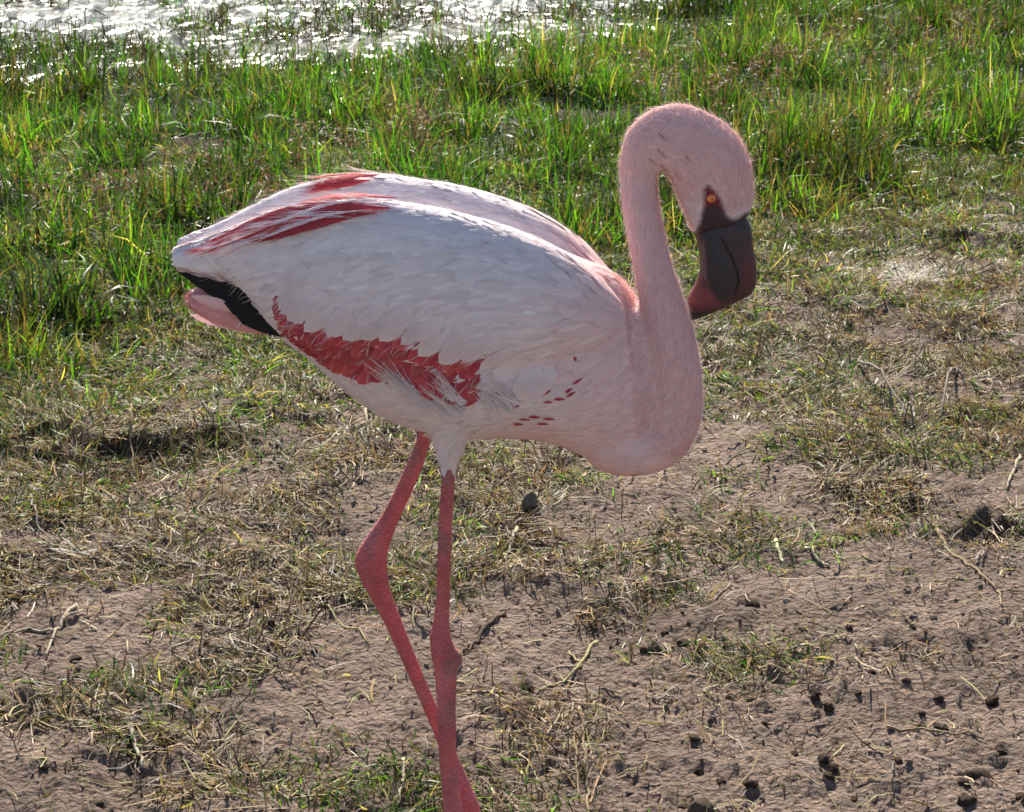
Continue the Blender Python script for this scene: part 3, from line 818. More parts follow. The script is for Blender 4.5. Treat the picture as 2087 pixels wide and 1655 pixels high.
def feathers(P, N, D, L, W, c0, c1, rows=5, lift0=.0004, lift1=.0022, stick=0.8, tip=0.75, edge=1.0):
    """overlapping vanes that follow the body; each row: left, shaft, right"""
    n = len(P)
    V = np.zeros((n, rows + 1, 3, 3)); C = np.zeros((n, rows + 1, 3, 3))
    for i in range(n):
        p = Vector(P[i]); d = Vector(D[i]); nn = Vector(N[i])
        step = L[i] / rows
        for k in range(rows + 1):
            s = k / rows
            lf = lift0 + (lift1 - lift0) * s
            q = p + nn * lf
            sd = d.cross(nn); sd.normalize()
            w = W[i] * (0.35 + 1.3 * s if s < .5 else 1.0) * (1.0 if s < tip else math.sqrt(max(0.0, 1 - ((s - tip) / (1 - tip)) ** 2)) + .02)
            w = min(w, W[i])
            V[i, k, 0] = q - sd * w - nn * (w * .12); V[i, k, 1] = q + nn * .0003; V[i, k, 2] = q + sd * w - nn * (w * .12)
            c = c0[i] * (1 - s) + c1[i] * s
            C[i, k, 0] = c * edge; C[i, k, 1] = c; C[i, k, 2] = c * edge
            p2 = p + d * step
            if stick > 0:
                hit = bvh.find_nearest(p2, 0.03)
                if hit[0] is not None:
                    p2 = p2.lerp(hit[0], stick)
                    n2 = nn.lerp(hit[1], 0.6 * stick); n2.normalize()
                    nn = n2
                    d2 = (p2 - p)
                    if d2.length > 1e-6:
                        d = d.lerp(d2.normalized(), .6 * stick); d = d - nn * d.dot(nn); d.normalize()
            p = p2
    base = np.arange(n)[:, None] * (3 * (rows + 1))
    Fq = []
    for k in range(rows):
        for e in (0, 1):
            a = 3 * k + e
            Fq.append(np.concatenate([base + a, base + a + 1, base + a + 4, base + a + 3], 1))
    return V.reshape(-1, 3), np.concatenate(Fq), np.clip(C.reshape(-1, 3), 0, .95)

def hairs(P, N, D, L, W, c0, c1, lift, curl=.25, segs=3):
    n = len(P)
    V = np.zeros((n, segs + 1, 2, 3)); C = np.zeros((n, segs + 1, 2, 3))
    S = np.cross(D, N)
    q = P.copy()
    for k in range(segs + 1):
        s = k / segs
        a = (lift * (1 - curl * s * 2))[:, None]
        dirv = D * np.cos(a) + N * np.sin(a)
        if k:
            q = q + dirv * (L / segs)[:, None]
        w = (W * (1 - .9 * s))[:, None]
        V[:, k, 0] = q - S * w / 2; V[:, k, 1] = q + S * w / 2
        c = c0 * (1 - s) + c1 * s
        C[:, k, 0] = c; C[:, k, 1] = c
    base = np.arange(n)[:, None] * (2 * (segs + 1))
    Fq = [np.concatenate([base + 2 * k, base + 2 * k + 1, base + 2 * k + 3, base + 2 * k + 2], 1) for k in range(segs)]
    return V.reshape(-1, 3), np.concatenate(Fq), np.clip(C.reshape(-1, 3), 0, .95)

def joined(name, chunks):
    Vs, Qs, Cs = [], [], []; off = 0
    for (v, q, c) in chunks:
        Vs.append(shift(v)); Qs.append(q + off); Cs.append(c); off += len(v)
    return mesh_from(name, np.concatenate(Vs), [np.concatenate(Qs)], np.concatenate(Cs))

TC = BV[TI].mean(1)
tpx, tpy = mirror_px(TC)
td, _ = segdist(tpx, tpy, [(1372, 850, 0), (1372, 760, 0), (1350, 620, 0), (1318, 470, 0), (1302, 380, 0), (1310, 300, 0), (1400, 290, 0), (1480, 360, 0)])
T_NECK = (td < 78) | ((tpx > 1255) & (tpy < 500))
mant_low = np.interp(tpx, [350, 480, 500, 570, 600, 650, 740, 830, 900, 960, 1040, 1120, 1200, 1300], [560, 570, 585, 640, 650, 672, 690, 692, 725, 738, 770, 790, 770, 720])
T_MANT = ~T_NECK & (tpy < mant_low - 8) & (tpx < 1290)
T_BODY = ~T_NECK & ~T_MANT

def jcol(P, j=.05):
    c = plum_col(P)
    return np.clip(c * rng.normal(1, j, (len(P), 1)), 0, .9)

# ---- small contour feathers of breast, flank and belly
P, N = sample(5200, T_BODY)
D = tangent(P, N)
n_ = len(P)
c = jcol(P)
ch = [feathers(P, N, D, rng.uniform(.014, .030, n_), rng.uniform(.0025, .0050, n_), c * .98, c * 1.02, 4, .0003, .0013)]
P, N = sample(20000, T_BODY)
D = tangent(P, N, .2)
n_ = len(P); c = jcol(P, .06)
ch.append(hairs(P, N, D, rng.uniform(.008, .018, n_), rng.uniform(.0003, .0007, n_), c, c * 1.04, rng.uniform(.02, .18, n_), segs=2))
part('plumage', joined('plumage', ch), M_FEATHER, body, kind='stuff', label='soft white and salmon contour feathers of flank and breast')

# ---- down on neck and head
P, N = sample(46000, T_NECK)
D = tangent(P, N, .22)
n_ = len(P); c = jcol(P, .075)
mk = []
for (a, b) in [(1341, 270), (1347, 278), (1340, 304), (1347, 311), (1345, 335), (1352, 342), (1322, 322), (1398, 318), (1375, 350)]:
    d_ = Vector(ray(a, b)); d_.normalize(); h_ = bvh.ray_cast(Vector(CAM), d_)
    if h_[0] is None:
        continue
    m = 3
    Pm = np.array(h_[0])[None] + rng.normal(0, .0005, (m, 3)); Nm = np.repeat(np.array(h_[1])[None], m, 0)
    Dm = np.repeat(np.array([[.75, 0, -.66]]), m, 0) + rng.normal(0, .08, (m, 3)); Dm -= Nm * (Dm * Nm).sum(1, keepdims=True)
    mk.append(hairs(Pm + Nm * .0012, Nm, Dm, rng.uniform(.006, .011, m), np.full(m, .0008), np.full((m, 3), .5) * [.9, .5, .5], np.full((m, 3), .5) * [.9, .52, .52], rng.uniform(.02, .1, m), segs=2))
P2, N2 = sample(9000, T_NECK)
D2 = tangent(P2, N2, .35); n2_ = len(P2); c2 = np.clip(jcol(P2, .05) * [1.05, 1.2, 1.2], 0, .9)
mk.append(hairs(P2, N2, D2, rng.uniform(.006, .012, n2_), rng.uniform(.0003, .0006, n2_), c2, c2 * 1.05, rng.uniform(.4, 1.0, n2_), segs=2))
part('down', joined('down', mk + [hairs(P, N, D, rng.uniform(.004, .010, n_), rng.uniform(.0004, .0008, n_), c, c * 1.03, np.where(rng.random(n_) < .12, rng.uniform(.2, .6, n_), rng.uniform(.02, .2, n_)), segs=2)]), M_DOWN, body, kind='stuff', label='short pale pink down covering neck and head')

# ---- wings: the long drooping mantle feathers, as one part a side
wings = []
for side in (-1, 1):
    ms = T_MANT & (TC[:, 1] * side > -0.004)
    P, N = sample(2100 if side < 0 else 1300, ms)
    order = np.argsort(-P[:, 0]); P, N = P[order], N[order]
    D = tangent(P, N, .10)
    n_ = len(P); c = jcol(P, .065)
    ppx, ppy = mirror_px(P)
    Lm = rng.uniform(.040, .078, n_) * (.25 + .75 * sstep(370, 540, ppx))
    ch = [feathers(P, N, D, Lm, rng.uniform(.0032, .0068, n_), c, c * 1.01, 6, .0004, .0030, .8, .55)]
    P, N = sample(9000 if side < 0 else 6000, ms, 1 + 3 * (np.abs(BN[TI[:, 0], 2]) > .6))
    D = tangent(P, N, .16)
    n_ = len(P); c = jcol(P, .06)
    tpx_, _ = mirror_px(P)
    ch.append(hairs(P, N, D, rng.uniform(.012, .034, n_) * (.35 + .65 * sstep(370, 480, tpx_)), rng.uniform(.0004, .0010, n_), c, c * 1.04, rng.uniform(.03, .22, n_)))
    wings.append(part('wing', joined('wing', ch), M_FEATHER))
wing_near, wing_far = wings

def cast(px, py):
    d = Vector(ray(px, py)); d.normalize()
    h = bvh.ray_cast(Vector(CAM), d)
    if h[0] is None:
        p = Vector(onY(px, py, -.03))
        h = bvh.find_nearest(p)
        return np.array(p), np.array(h[1])
    nn = h[1]
    if nn.dot(d) > 0:
        nn = -nn
    return np.array(h[0]), np.array(nn)
def pdir(p, nn, vx, vy):
    d = np.array([vx, 0, -vy], float); d -= nn * d.dot(nn)
    return d / np.linalg.norm(d)
def single(name, chunks, parent, mat=M_FEATHER, **kw):
    return part(name, joined(name, chunks), mat, parent, **kw)

# ---- crimson coverts in the gap below the mantle
up = np.array([(588, 570), (574, 598), (571, 630), (600, 650), (650, 670), (668, 688), (740, 690), (772, 684), (832, 690), (902, 726), (962, 740), (992, 738)], float)
lo = np.array([(578, 580), (570, 604), (568, 640), (596, 692), (632, 722), (668, 750), (712, 772), (742, 786), (800, 772), (868, 792), (934, 806), (1000, 822)], float)
S = np.linspace(0, 1, len(up))
for row, tq in enumerate((.97, .78, .58, .38, .16)):
    m = 22
    for k in range(m):
        s = (k + .5 * (row % 2) + random.uniform(-.2, .2)) / m
        s = min(max(s, 0.0), 1.0)
        if s < .2 and row % 2:
            continue
        a = np.array([np.interp(s, S, up[:, j]) for j in (0, 1)]); b = np.array([np.interp(s, S, lo[:, j]) for j in (0, 1)])
        wd = np.linalg.norm(b - a)
        q = a + (b - a) * (tq - .30) + np.array([12, -8]) * min(1, wd / 60)
        p, nn = cast(*q)
        d = pdir(p, nn, -.62 + random.uniform(-.15, .15), .75 + random.uniform(-.15, .1))
        Lf = (.010 + .022 * min(1, wd / 75)) * random.uniform(.8, 1.2)
        red = CRIM * random.uniform(.75, 1.2) * np.array([1, random.uniform(.8, 1.4), random.uniform(.8, 1.3)])
        lf = .0015 + .0010 * (1 - tq)
        fz = feathers(p[None], nn[None], d[None], np.array([Lf]), np.array([(.0028 + .0060 * min(1, wd / 75)) * random.uniform(.8, 1.2)]), red[None] * .9, np.clip(red * 1.05 + .03, 0, .7)[None], 8, lf, lf + .0022, .8, .45, 1.45)
        single('red_covert_feather', [fz], wing_near)
for (a, b) in [(1175, 742), (1179, 752), (1122, 794), (1166, 790), (1172, 797), (1126, 818), (1100, 848), (1130, 852), (1080, 853), (1118, 862), (1040, 812), (1058, 826), (1024, 800), (1150, 812), (1186, 770), (1066, 862), (1243, 578), (1262, 572)]:
    p, nn = cast(a, b)
    d = pdir(p, nn, -.7, .35 if b < 800 else -.1) if a not in (1175, 1180, 1243, 1262) else pdir(p, nn, -.35, -.9)
    pale = .55 if b < 700 else 1
    cc = CRIM * pale + PINK * (1 - pale) * .8
    fz = feathers(p[None], nn[None], d[None], np.array([random.uniform(.008, .014)]), np.array([random.uniform(.0014, .0024)]), cc[None], cc[None] * 1.1, 4, .0020, .0030, .7, .4)
    single('red_fleck_feather', [fz], body)

for k in range(46):
    s_ = random.uniform(.2, .97)
    a = np.array([np.interp(s_, S, up[:, j]) for j in (0, 1)]); b = np.array([np.interp(s_, S, lo[:, j]) for j in (0, 1)])
    q = a + (b - a) * random.uniform(0, .8)
    p, nn = cast(*q)
    d = pdir(p, nn, -.62 + random.uniform(-.5, .5), .75 + random.uniform(-.3, .2))
    cc = np.array([[.62, .30, .32]]) * random.uniform(.8, 1.15)
    single('pale_edge_feather', [feathers(p[None], nn[None], d[None], np.array([random.uniform(.009, .018)]), np.array([random.uniform(.0005, .0010)]), cc, cc * 1.1, 4, .0045, .0058, .8, .4)], wing_near)

# ---- lower mantle edge: separate long feathers whose tips lie over the red
edge_px = [(600, 560), (590, 600), (612, 622), (655, 640), (690, 655), (730, 660), (772, 655), (812, 655), (850, 668), (890, 690), (930, 708), (970, 705), (1000, 690), (1020, 720), (1045, 745), (640, 610), (700, 630), (760, 632), (820, 632), (880, 660), (940, 680), (1075, 765), (1105, 770)]
for (a, b) in edge_px:
    p, nn = cast(a + 28, b - 16)
    d = pdir(p, nn, -.72, .62)
    cc = jcol(p[None], .03)
    ch = [feathers(p[None], nn[None], d[None], np.array([random.uniform(.034, .046)]), np.array([random.uniform(.007, .011)]), cc, cc * 1.02, 7, .0034, .0056, .8, .5)]
    m = 40
    Pm = p[None] + d[None] * rng.uniform(.012, .03, (m, 1)) + np.cross(d, nn)[None] * rng.uniform(-.008, .008, (m, 1)) + nn * .0055
    ch.append(hairs(Pm, np.repeat(nn[None], m, 0), np.repeat(d[None], m, 0) + rng.normal(0, .12, (m, 3)), rng.uniform(.008, .016, m), np.full(m, .0006), np.repeat(cc, m, 0), np.repeat(cc, m, 0), rng.uniform(-.15, .05, m)))
    single('scapular_feather', ch, wing_near)

# ---- loose white flank plumes sticking up over the red
for (x0, y0, x1, y1, wd) in [(852, 806, 738, 712, 12), (868, 826, 762, 724, 14), (838, 790, 752, 730, 9), (940, 812, 862, 740, 9), (932, 834, 852, 754, 12), (918, 806, 876, 752, 7), (1046, 814, 968, 738, 9), (1034, 828, 974, 764, 11), (1000, 826, 962, 776, 7), (905, 838, 838, 772, 11)]:
    m = 60
    p0, n0 = cast(x0, y0); p1, n1 = cast(x1, y1)
    ax = p1 - p0; Lx = np.linalg.norm(ax); ax /= Lx
    sd = np.cross(ax, n0); sd /= np.linalg.norm(sd)
    Pm = p0[None] + sd[None] * rng.normal(0, wd / 2 / 1900., (m, 1)) + n0[None] * rng.uniform(.002, .0045, (m, 1)) - ax[None] * rng.uniform(0, .006, (m, 1))
    Dm = ax[None] + rng.normal(0, .13, (m, 3)) - sd[None] * ((Pm - p0) @ sd)[:, None] * 12
    Dm /= np.linalg.norm(Dm, axis=1, keepdims=True)
    cc = np.clip(np.array([.76, .67, .69]) * rng.normal(1, .09, (m, 1)), 0, .9)
    single('flank_plume', [hairs(Pm, np.repeat(n0[None], m, 0), Dm, Lx * rng.uniform(.4, 1.0, m), rng.uniform(.0009, .0020, m), cc, cc * 1.03, rng.uniform(.02, .10, m), .9)], body)

# ---- long plumes along the back to the tail, white with crimson vanes between
for side, par_ in ((-1, wing_near), (1, wing_far)):
    for k in range(20 if side < 0 else 16):
        a = random.uniform(540, 900); b = np.interp(a, [430, 560, 750, 900], [486, 432, 408, 425]) + random.uniform(2, 34)
        p, nn = cast(a, b)
        if p[1] > -.004:
            continue
        if side > 0:
            p = p * [1, -1, 1]; nn = nn * [1, -1, 1]
        slope = np.interp(a, [430, 560, 750, 900], [.42, .32, .05, -.12])
        d = pdir(p, nn, -1, slope + random.uniform(-.05, .08))
        isred = 500 < a < 760 and random.random() < .12
        cc = (CRIM * random.uniform(.9, 1.4) if isred else WHITE * random.uniform(.95, 1.05) * np.array([1, .97, .97]))[None]
        ch = [feathers(p[None], nn[None], d[None], np.array([random.uniform(.06, .095)]), np.array([random.uniform(.0030, .0055)]), cc, cc * (1.1 if isred else 1.0), 7, .0025, .0065, .45, .4)]
        m = 20
        Pm = p[None] + d[None] * rng.uniform(.01, .06, (m, 1)) + nn * .004
        ch.append(hairs(Pm, np.repeat(nn[None], m, 0), np.repeat(d[None], m, 0) + rng.normal(0, .08, (m, 3)), rng.uniform(.015, .035, m), np.full(m, .0006), np.repeat(cc, m, 0), np.repeat(cc, m, 0), rng.uniform(.02, .2, m)))
        single('back_plume', ch, par_)
# long crimson streaks over the back, with pale vanes between
def streak(path, hw, colr, off_, side, name, par_):
    P0 = np.array(path, float); t_ = np.linspace(0, 1, len(P0)); tt = np.linspace(0, 1, 12)
    pts = []; nrm = []
    for q in tt:
        p, nn = cast(np.interp(q, t_, P0[:, 0]) + random.uniform(-1, 1), np.interp(q, t_, P0[:, 1]) + random.uniform(-1, 1))
        pts.append(p); nrm.append(nn)
    pts = np.array(pts); nrm = np.array(nrm)
    ker = np.array([.25, .5, .25])
    for j in range(3):
        pts[1:-1, j] = np.convolve(pts[:, j], ker, 'valid'); nrm[1:-1, j] = np.convolve(nrm[:, j], ker, 'valid')
    nrm /= np.linalg.norm(nrm, axis=1, keepdims=True)
    Vv = np.zeros((12, 5, 3)); Cv = np.zeros((12, 5, 3))
    for k in range(12):
        d = pts[min(k + 1, 11)] - pts[max(k - 1, 0)]; d /= np.linalg.norm(d)
        sd = np.cross(d, nrm[k]); q = tt[k]
        w = hw / 1950. * min(1, (q * 3 + .12)) * min(1, ((1 - q) * 2.2) ** .7 + .04)
        for e in range(5):
            f = (e - 2) / 2
            Vv[k, e] = pts[k] + sd * f * w + nrm[k] * (off_ + .0016 * q + (1 - f * f) * .0008)
            Cv[k, e] = colr * (1 + .12 * abs(f)) * random.uniform(.88, 1.1)
    if side > 0:
        Vv = Vv * np.array([1, -1, 1])
    i_ = np.arange(60).reshape(12, 5)
    Qv = np.stack([i_[:-1, :-1].ravel(), i_[:-1, 1:].ravel(), i_[1:, 1:].ravel(), i_[1:, :-1].ravel()], 1)
    ch = [(Vv.reshape(-1, 3), Qv, np.clip(Cv.reshape(-1, 3), 0, .9))]
    m = 60
    ii = rng.integers(2, 11, m); Pm = Vv.reshape(12, 5, 3)[ii, rng.integers(0, 5, m)]
    Dm = np.array([pts[min(k + 1, 11)] - pts[k - 1] for k in ii]); Dm /= np.linalg.norm(Dm, axis=1, keepdims=True)
    Nm = nrm[ii]
    if side > 0:
        Dm = Dm * [1, -1, 1]; Nm = Nm * [1, -1, 1]
    cc = np.repeat(colr[None], m, 0)
    ch.append(hairs(Pm, Nm, Dm + rng.normal(0, .08, (m, 3)), rng.uniform(.01, .03, m), np.full(m, .0008), cc, cc * 1.1, rng.uniform(0, .12, m)))
    single(name, ch, par_)
RED2 = np.array([.46, .055, .070])
for path, hw in [([(770, 366), (730, 367), (690, 374), (645, 388)], 9), ([(755, 374), (715, 378), (680, 385), (655, 392)], 8)]:
    streak(path, hw, RED2 * random.uniform(.85, 1.1), .0050, -1, 'crimson_plume', wing_far)
for side, par_ in ((-1, wing_near), (1, wing_far)):
    for path, hw in [([(808, 419), (740, 413), (680, 417), (620, 432), (560, 456), (500, 482)], 12), ([(795, 434), (720, 432), (660, 442), (600, 463), (545, 485)], 13), ([(770, 442), (700, 448), (640, 463), (580, 482), (520, 494)], 8),
                     ([(650, 421), (590, 437), (530, 460), (480, 482), (436, 498)], 7), ([(720, 424), (650, 432), (590, 450), (540, 472)], 8), ([(560, 470), (500, 488), (450, 503), (415, 512)], 5)] if side < 0 else []:
        streak(path, hw, RED2 * random.uniform(.8, 1.15), .0080, side, 'crimson_plume', par_)
    for path, hw in [] if side > 0 else [([(800, 426), (730, 421), (670, 428), (610, 446), (550, 470), (480, 495), (430, 512)], 3.2), ([(760, 438), (700, 440), (640, 453), (590, 472), (530, 490), (460, 512)], 2.6)]:
        streak(path, hw, WHITE * np.array([1, .95, .95]), .0096, side, 'pale_plume', par_)
# fringe of the folded wing tip
for k in range(20):
    q = k / 25
    a = np.interp(q, [0, .5, 1], [470, 400, 470]) + random.uniform(-10, 10); b = np.interp(q, [0, .5, 1], [478, 522, 560]) + random.uniform(-5, 5)
    p, nn = cast(a, b)
    d = pdir(p, nn, -1, np.interp(q, [0, .5, 1], [.5, .22, .08]) + random.uniform(-.06, .06))
    cc = (WHITE * random.uniform(.95, 1.06))[None]
    if .1 < q < .35 and random.random() < .4:
        cc = np.array([[.78, .40, .38]])
    single('tertial_feather', [feathers(p[None], nn[None], d[None], np.array([random.uniform(.018, .032)]), np.array([random.uniform(.0032, .0052)]), cc, cc * 1.03, 5, .002, .005, .35, .45)], wing_near)

# ---- black flight feathers below the wing tip
BLACK = np.array([[.010, .009, .012]])
for side, par_ in ((-1, wing_near), (1, wing_far)):
    for k, (x0, y0, x1, y1) in enumerate([(575, 600, 363, 556), (580, 620, 376, 564), (585, 640, 394, 573), (590, 655, 414, 584), (595, 668, 434, 598), (600, 680, 456, 616), (600, 688, 478, 638), (560, 590, 400, 566), (560, 600, 430, 572)]):
        Y = -.016 - .0012 * k
        a = onY(x0, y0, Y); b = onY(x1, y1, Y)
        if side > 0:
            a = a * [1, -1, 1]; b = b * [1, -1, 1]
        dd = b - a; Lq = np.linalg.norm(dd); dd /= Lq
        nn = np.array([0, -1., 0]) * (1 if side < 0 else -1)
        single('flight_feather', [feathers(a[None], nn[None], dd[None], np.array([Lq]), np.array([.0085]), BLACK, BLACK * 1.3, 6, 0, .0005, 0, .7)], par_)
for k in range(9):
    a = onY(540 - 4 * k, 636 + 4 * k, -.004 + .001 * k); b = onY(388 + 6 * (k % 4), 596 + 5 * k, -.016 + .004 * k)
    dd = b - a; Lq = np.linalg.norm(dd); dd /= Lq
    cc = (np.array([.80, .40, .40]) * random.uniform(.9, 1.1))[None]
    single('tail_feather', [feathers(a[None], np.array([[0, -1., 0]]), dd[None], np.array([Lq * random.uniform(.9, 1.05)]), np.array([.0046]), cc, cc * np.array([1.08, 1.5, 1.5]), 6, .015, .008, 0, .6)], body)

# ---- bill
def bill_col(P):
    px, py = mirror_px(P)
    C = np.repeat(np.array([[.046, .025, .029]]), len(P), 0)
    r = np.exp(-((px - 1432) / 36) ** 2 - ((py - 608) / 26) ** 2)
    r = np.maximum(r, .9 * np.exp(-((px - 1412) / 16) ** 2 - ((py - 575) / 30) ** 2))
    C = C + np.clip(r * 1.25, 0, 1)[:, None] * (np.array([.20, .050, .058]) - C)
    r2 = .6 * np.exp(-((px - 1530) / 22) ** 2 - ((py - 560) / 50) ** 2)
    C = C + r2[:, None] * (np.array([.14, .025, .03]) - C)
    tipk = sstep(634, 648, py + (px - 1400) * .18)
    return C * (1 - tipk[:, None]) + np.array([.012, .008, .010]) * tipk[:, None]
bill = [((1436, 448), (1520, 440), .0118, -.006), ((1417, 474), (1531, 463), .0157, -.006), ((1424, 505), (1535, 500), .0166, -.006), ((1427, 538), (1541, 536), .0164, -.006), ((1420, 568), (1542, 568), .0156, -.006),
        ((1410, 590), (1534, 595), .0144, -.006), ((1400, 609), (1508, 612), .0122, -.006), ((1394, 628), (1468, 630), .0088, -.006), ((1392, 645), (1430, 646), .0050, -.006), ((1394, 656), (1404, 656), .0015, -.006)]
V, Q, T = loft(dense(bill, 5), 28, 2.3)
# the gape: a groove between the two halves
UV, UQ = V, Q
vpx, vpy = mirror_px(V)
gd_, _ = segdist(vpx, vpy, [(1466, 478, 0), (1484, 510, 0), (1501, 545, 0), (1503, 578, 0), (1492, 602, 0)])
up_m = part('upper_mandible', mesh_from('upper_mandible', shift(V), [Q, T], bill_col(V)), M_BILL)
low = [((1436, 466), (1458, 464), .0120, -.006), ((1427, 485), (1474, 482), .0168, -.006), ((1428, 512), (1486, 508), .0182, -.006), ((1429, 540), (1497, 538), .0186, -.006), ((1431, 566), (1500, 568), .0180, -.006), ((1442, 590), (1494, 594), .0166, -.006), ((1458, 606), (1480, 608), .0140, -.006)]
V, Q, T = loft(dense(low, 5), 28, 2.6)
part('lower_mandible', mesh_from('lower_mandible', shift(V), [Q, T], np.repeat(np.array([[.036, .026, .031]]), len(V), 0)), M_BILL)

bb = BVHTree.FromPolygons([tuple(v) for v in np.concatenate([UV, V])], [tuple(q) for q in UQ] + [tuple(q + len(UV)) for q in Q])
gp = []
for (a, b) in [(1456, 468), (1470, 485), (1483, 508), (1494, 530), (1502, 552), (1505, 574), (1500, 592), (1490, 606)]:
    d = Vector(ray(a, b)); d.normalize()
    h = bb.ray_cast(Vector(CAM), d)
    gp.append(np.array(h[0]) if h[0] else onY(a, b, -.022))
gp = np.array(gp); rings = []
for k in range(len(gp)):
    d = gp[min(k + 1, len(gp) - 1)] - gp[max(k - 1, 0)]; d /= np.linalg.norm(d)
    u = np.cross(d, [0, 1., 0]); u /= np.linalg.norm(u)
    an = np.linspace(0, 2 * math.pi, 6, endpoint=False); r = .0014 * math.sin(math.pi * (k + .6) / (len(gp) + .2))
    rings.append(gp[k] + r * (np.cos(an)[:, None] * u + np.sin(an)[:, None] * np.array([0, .6, 0])))
i_ = np.arange(6 * len(gp)).reshape(-1, 6); j_ = np.roll(i_, -1, 1)
part('gape', mesh_from('gape', shift(np.concatenate(rings)), [np.stack([i_[:-1].ravel(), j_[:-1].ravel(), j_[1:].ravel(), i_[1:].ravel()], 1)], np.full((6 * len(gp), 3), .006)), M_BILL, up_m)

# ---- eyes
def uvball(c, r, k=12):
    th = np.linspace(0, math.pi, k); ph = np.linspace(0, 2 * math.pi, 2 * k, endpoint=False)
    Vv = np.stack([np.outer(np.sin(th), np.cos(ph)), np.outer(np.sin(th), np.sin(ph)), np.outer(np.cos(th), np.ones(2 * k))], -1).reshape(-1, 3) * r + c
    i = np.arange(k * 2 * k).reshape(k, 2 * k); j = np.roll(i, -1, 1)
    return Vv, np.stack([i[:-1].ravel(), i[1:].ravel(), j[1:].ravel(), j[:-1].ravel()], 1)
ep, en = cast(1450, 404)
for side in (-1, 1):
    c = np.array([ep[0], ep[1] + .0022, ep[2]]); sn = np.array([0, -1.0, 0])
    if side > 0:
        c = np.array([c[0], -.012 - c[1], c[2]]); sn = -sn
    Vv, Qq = uvball(c, .0050)
    e_ = part('eye', mesh_from('eye', shift(Vv), [Qq], np.repeat(np.array([[.75, .19, .025]]), len(Vv), 0)), M_EYE)
    Vv, Qq = uvball(c + sn * .0041 + np.array([.0006, 0, -.0006]), .0011, 8)
    part('pupil', mesh_from('pupil', shift(Vv), [Qq], np.repeat(np.array([[.03, .012, .01]]), len(Vv), 0)), M_EYE, e_)

# ------------------------------------------------------------------ small things lying about
def lump(seed, k=2):
    r_ = np.random.default_rng(seed)
    V, Fc = ICO_V.copy(), ICO_F.copy()
    for _ in range(k):
        cache = {}; Vl = [tuple(v) for v in V]; nf = []
        def mid(a, b):
            key = (min(a, b), max(a, b))
            if key not in cache:
                m = (np.array(Vl[a]) + np.array(Vl[b])); m /= np.linalg.norm(m)
                cache[key] = len(Vl); Vl.append(tuple(m))
            return cache[key]
        for a, b, c in Fc:
            ab, bc, ca = mid(a, b), mid(b, c), mid(c, a)
            nf += [(a, ab, ca), (b, bc, ab), (c, ca, bc), (ab, bc, ca)]
        V, Fc = np.array(Vl), np.array(nf)
    o = r_.uniform(0, 50, 3)
    d = 1 + .95 * (vnoise(V[:, 0] * 1.6 + o[0], V[:, 1] * 1.6 + V[:, 2] * 1.3 + o[1], seed) + .5 * vnoise(V[:, 2] * 3.2 + o[2], V[:, 0] * 3 - V[:, 1] * 2.7, seed + 5))
    return V * d[:, None], Fc
def lump_mesh(name, seed, colr):
    V, Fc = lump(seed)
    return mesh_from(name, V, [Fc], np.repeat(np.array([colr]), len(V), 0) * (1 + .3 * vnoise(V[:, 0] * 4, V[:, 1] * 4 + V[:, 2] * 3, seed)[:, None]))

drop_meshes = [lump_mesh('dropping', s, (.075, .050, .034)) for s in (1, 2, 3, 4, 5)]
for me in drop_meshes:
    me.materials.append(M_CLOD)
drops = [(1531, 1236, 12, 26), (1391, 1309, 14, 20), (1690, 1264, 8, 14), (1690, 1440, 13, 20), (1661, 1424, 13, 18), (1914, 1426, 12, 12), (2023, 1428, 15, 14), (1880, 1452, 8, 12), (1750, 1423, 10, 14), (1919, 1483, 16, 16), (1878, 1481, 8, 10),
         (1990, 1491, 9, 9), (1417, 1496, 12, 9), (1534, 1590, 16, 18), (1471, 1572, 12, 14), (1425, 1546, 10, 12), (1396, 1611, 12, 12), (1678, 1552, 13, 14), (1700, 1566, 14, 16), (1690, 1580, 10, 14), (1992, 1582, 22, 20), (1971, 1634, 20, 22), (1966, 1603, 11, 12), (2083, 1630, 18, 26),
         (1859, 1293, 8, 14), (2068, 1327, 9, 15), (1354, 1290, 9, 9), (1729, 1298, 8, 11), (1600, 1300, 7, 9), (1780, 1380, 7, 8), (1845, 1400, 8, 9), (1620, 1520, 9, 8), (1830, 1560, 10, 9), (1560, 1470, 8, 8), (1740, 1620, 9, 9), (2040, 1540, 9, 10),
         (199, 1618, 15, 17), (153, 1352, 14, 9), (554, 1277, 13, 12), (1073, 1392, 15, 12), (90, 1560, 10, 9), (640, 1330, 8, 8)]
drop_labels = {(1531, 1236): 'upright oblong dark dropping standing alone on bare mud', (1391, 1309): 'dark round dropping next to a low flat dark stone',
               (1690, 1440): 'one of two dark droppings touching side by side on bare mud', (1661, 1424): 'one of two dark droppings touching side by side on bare mud',
               (1678, 1552): 'dark dropping in a tight clump of three on bare mud', (1700, 1566): 'dark dropping in a tight clump of three on bare mud', (1690, 1580): 'dark dropping in a tight clump of three on bare mud',
               (199, 1618): 'dark dropping on mud near the short thick grey straw piece', (153, 1352): 'dark dropping beside the pale forked twig', (554, 1277): 'dark dropping close to the long curved yellow stalk',
               (1073, 1392): 'dark dropping beside the curved straw stem right of the legs', (1396, 1611): 'dark dropping just left of the large rounded brown stone', (1914, 1426): 'dark dropping just above the thin straight twig among droppings'}
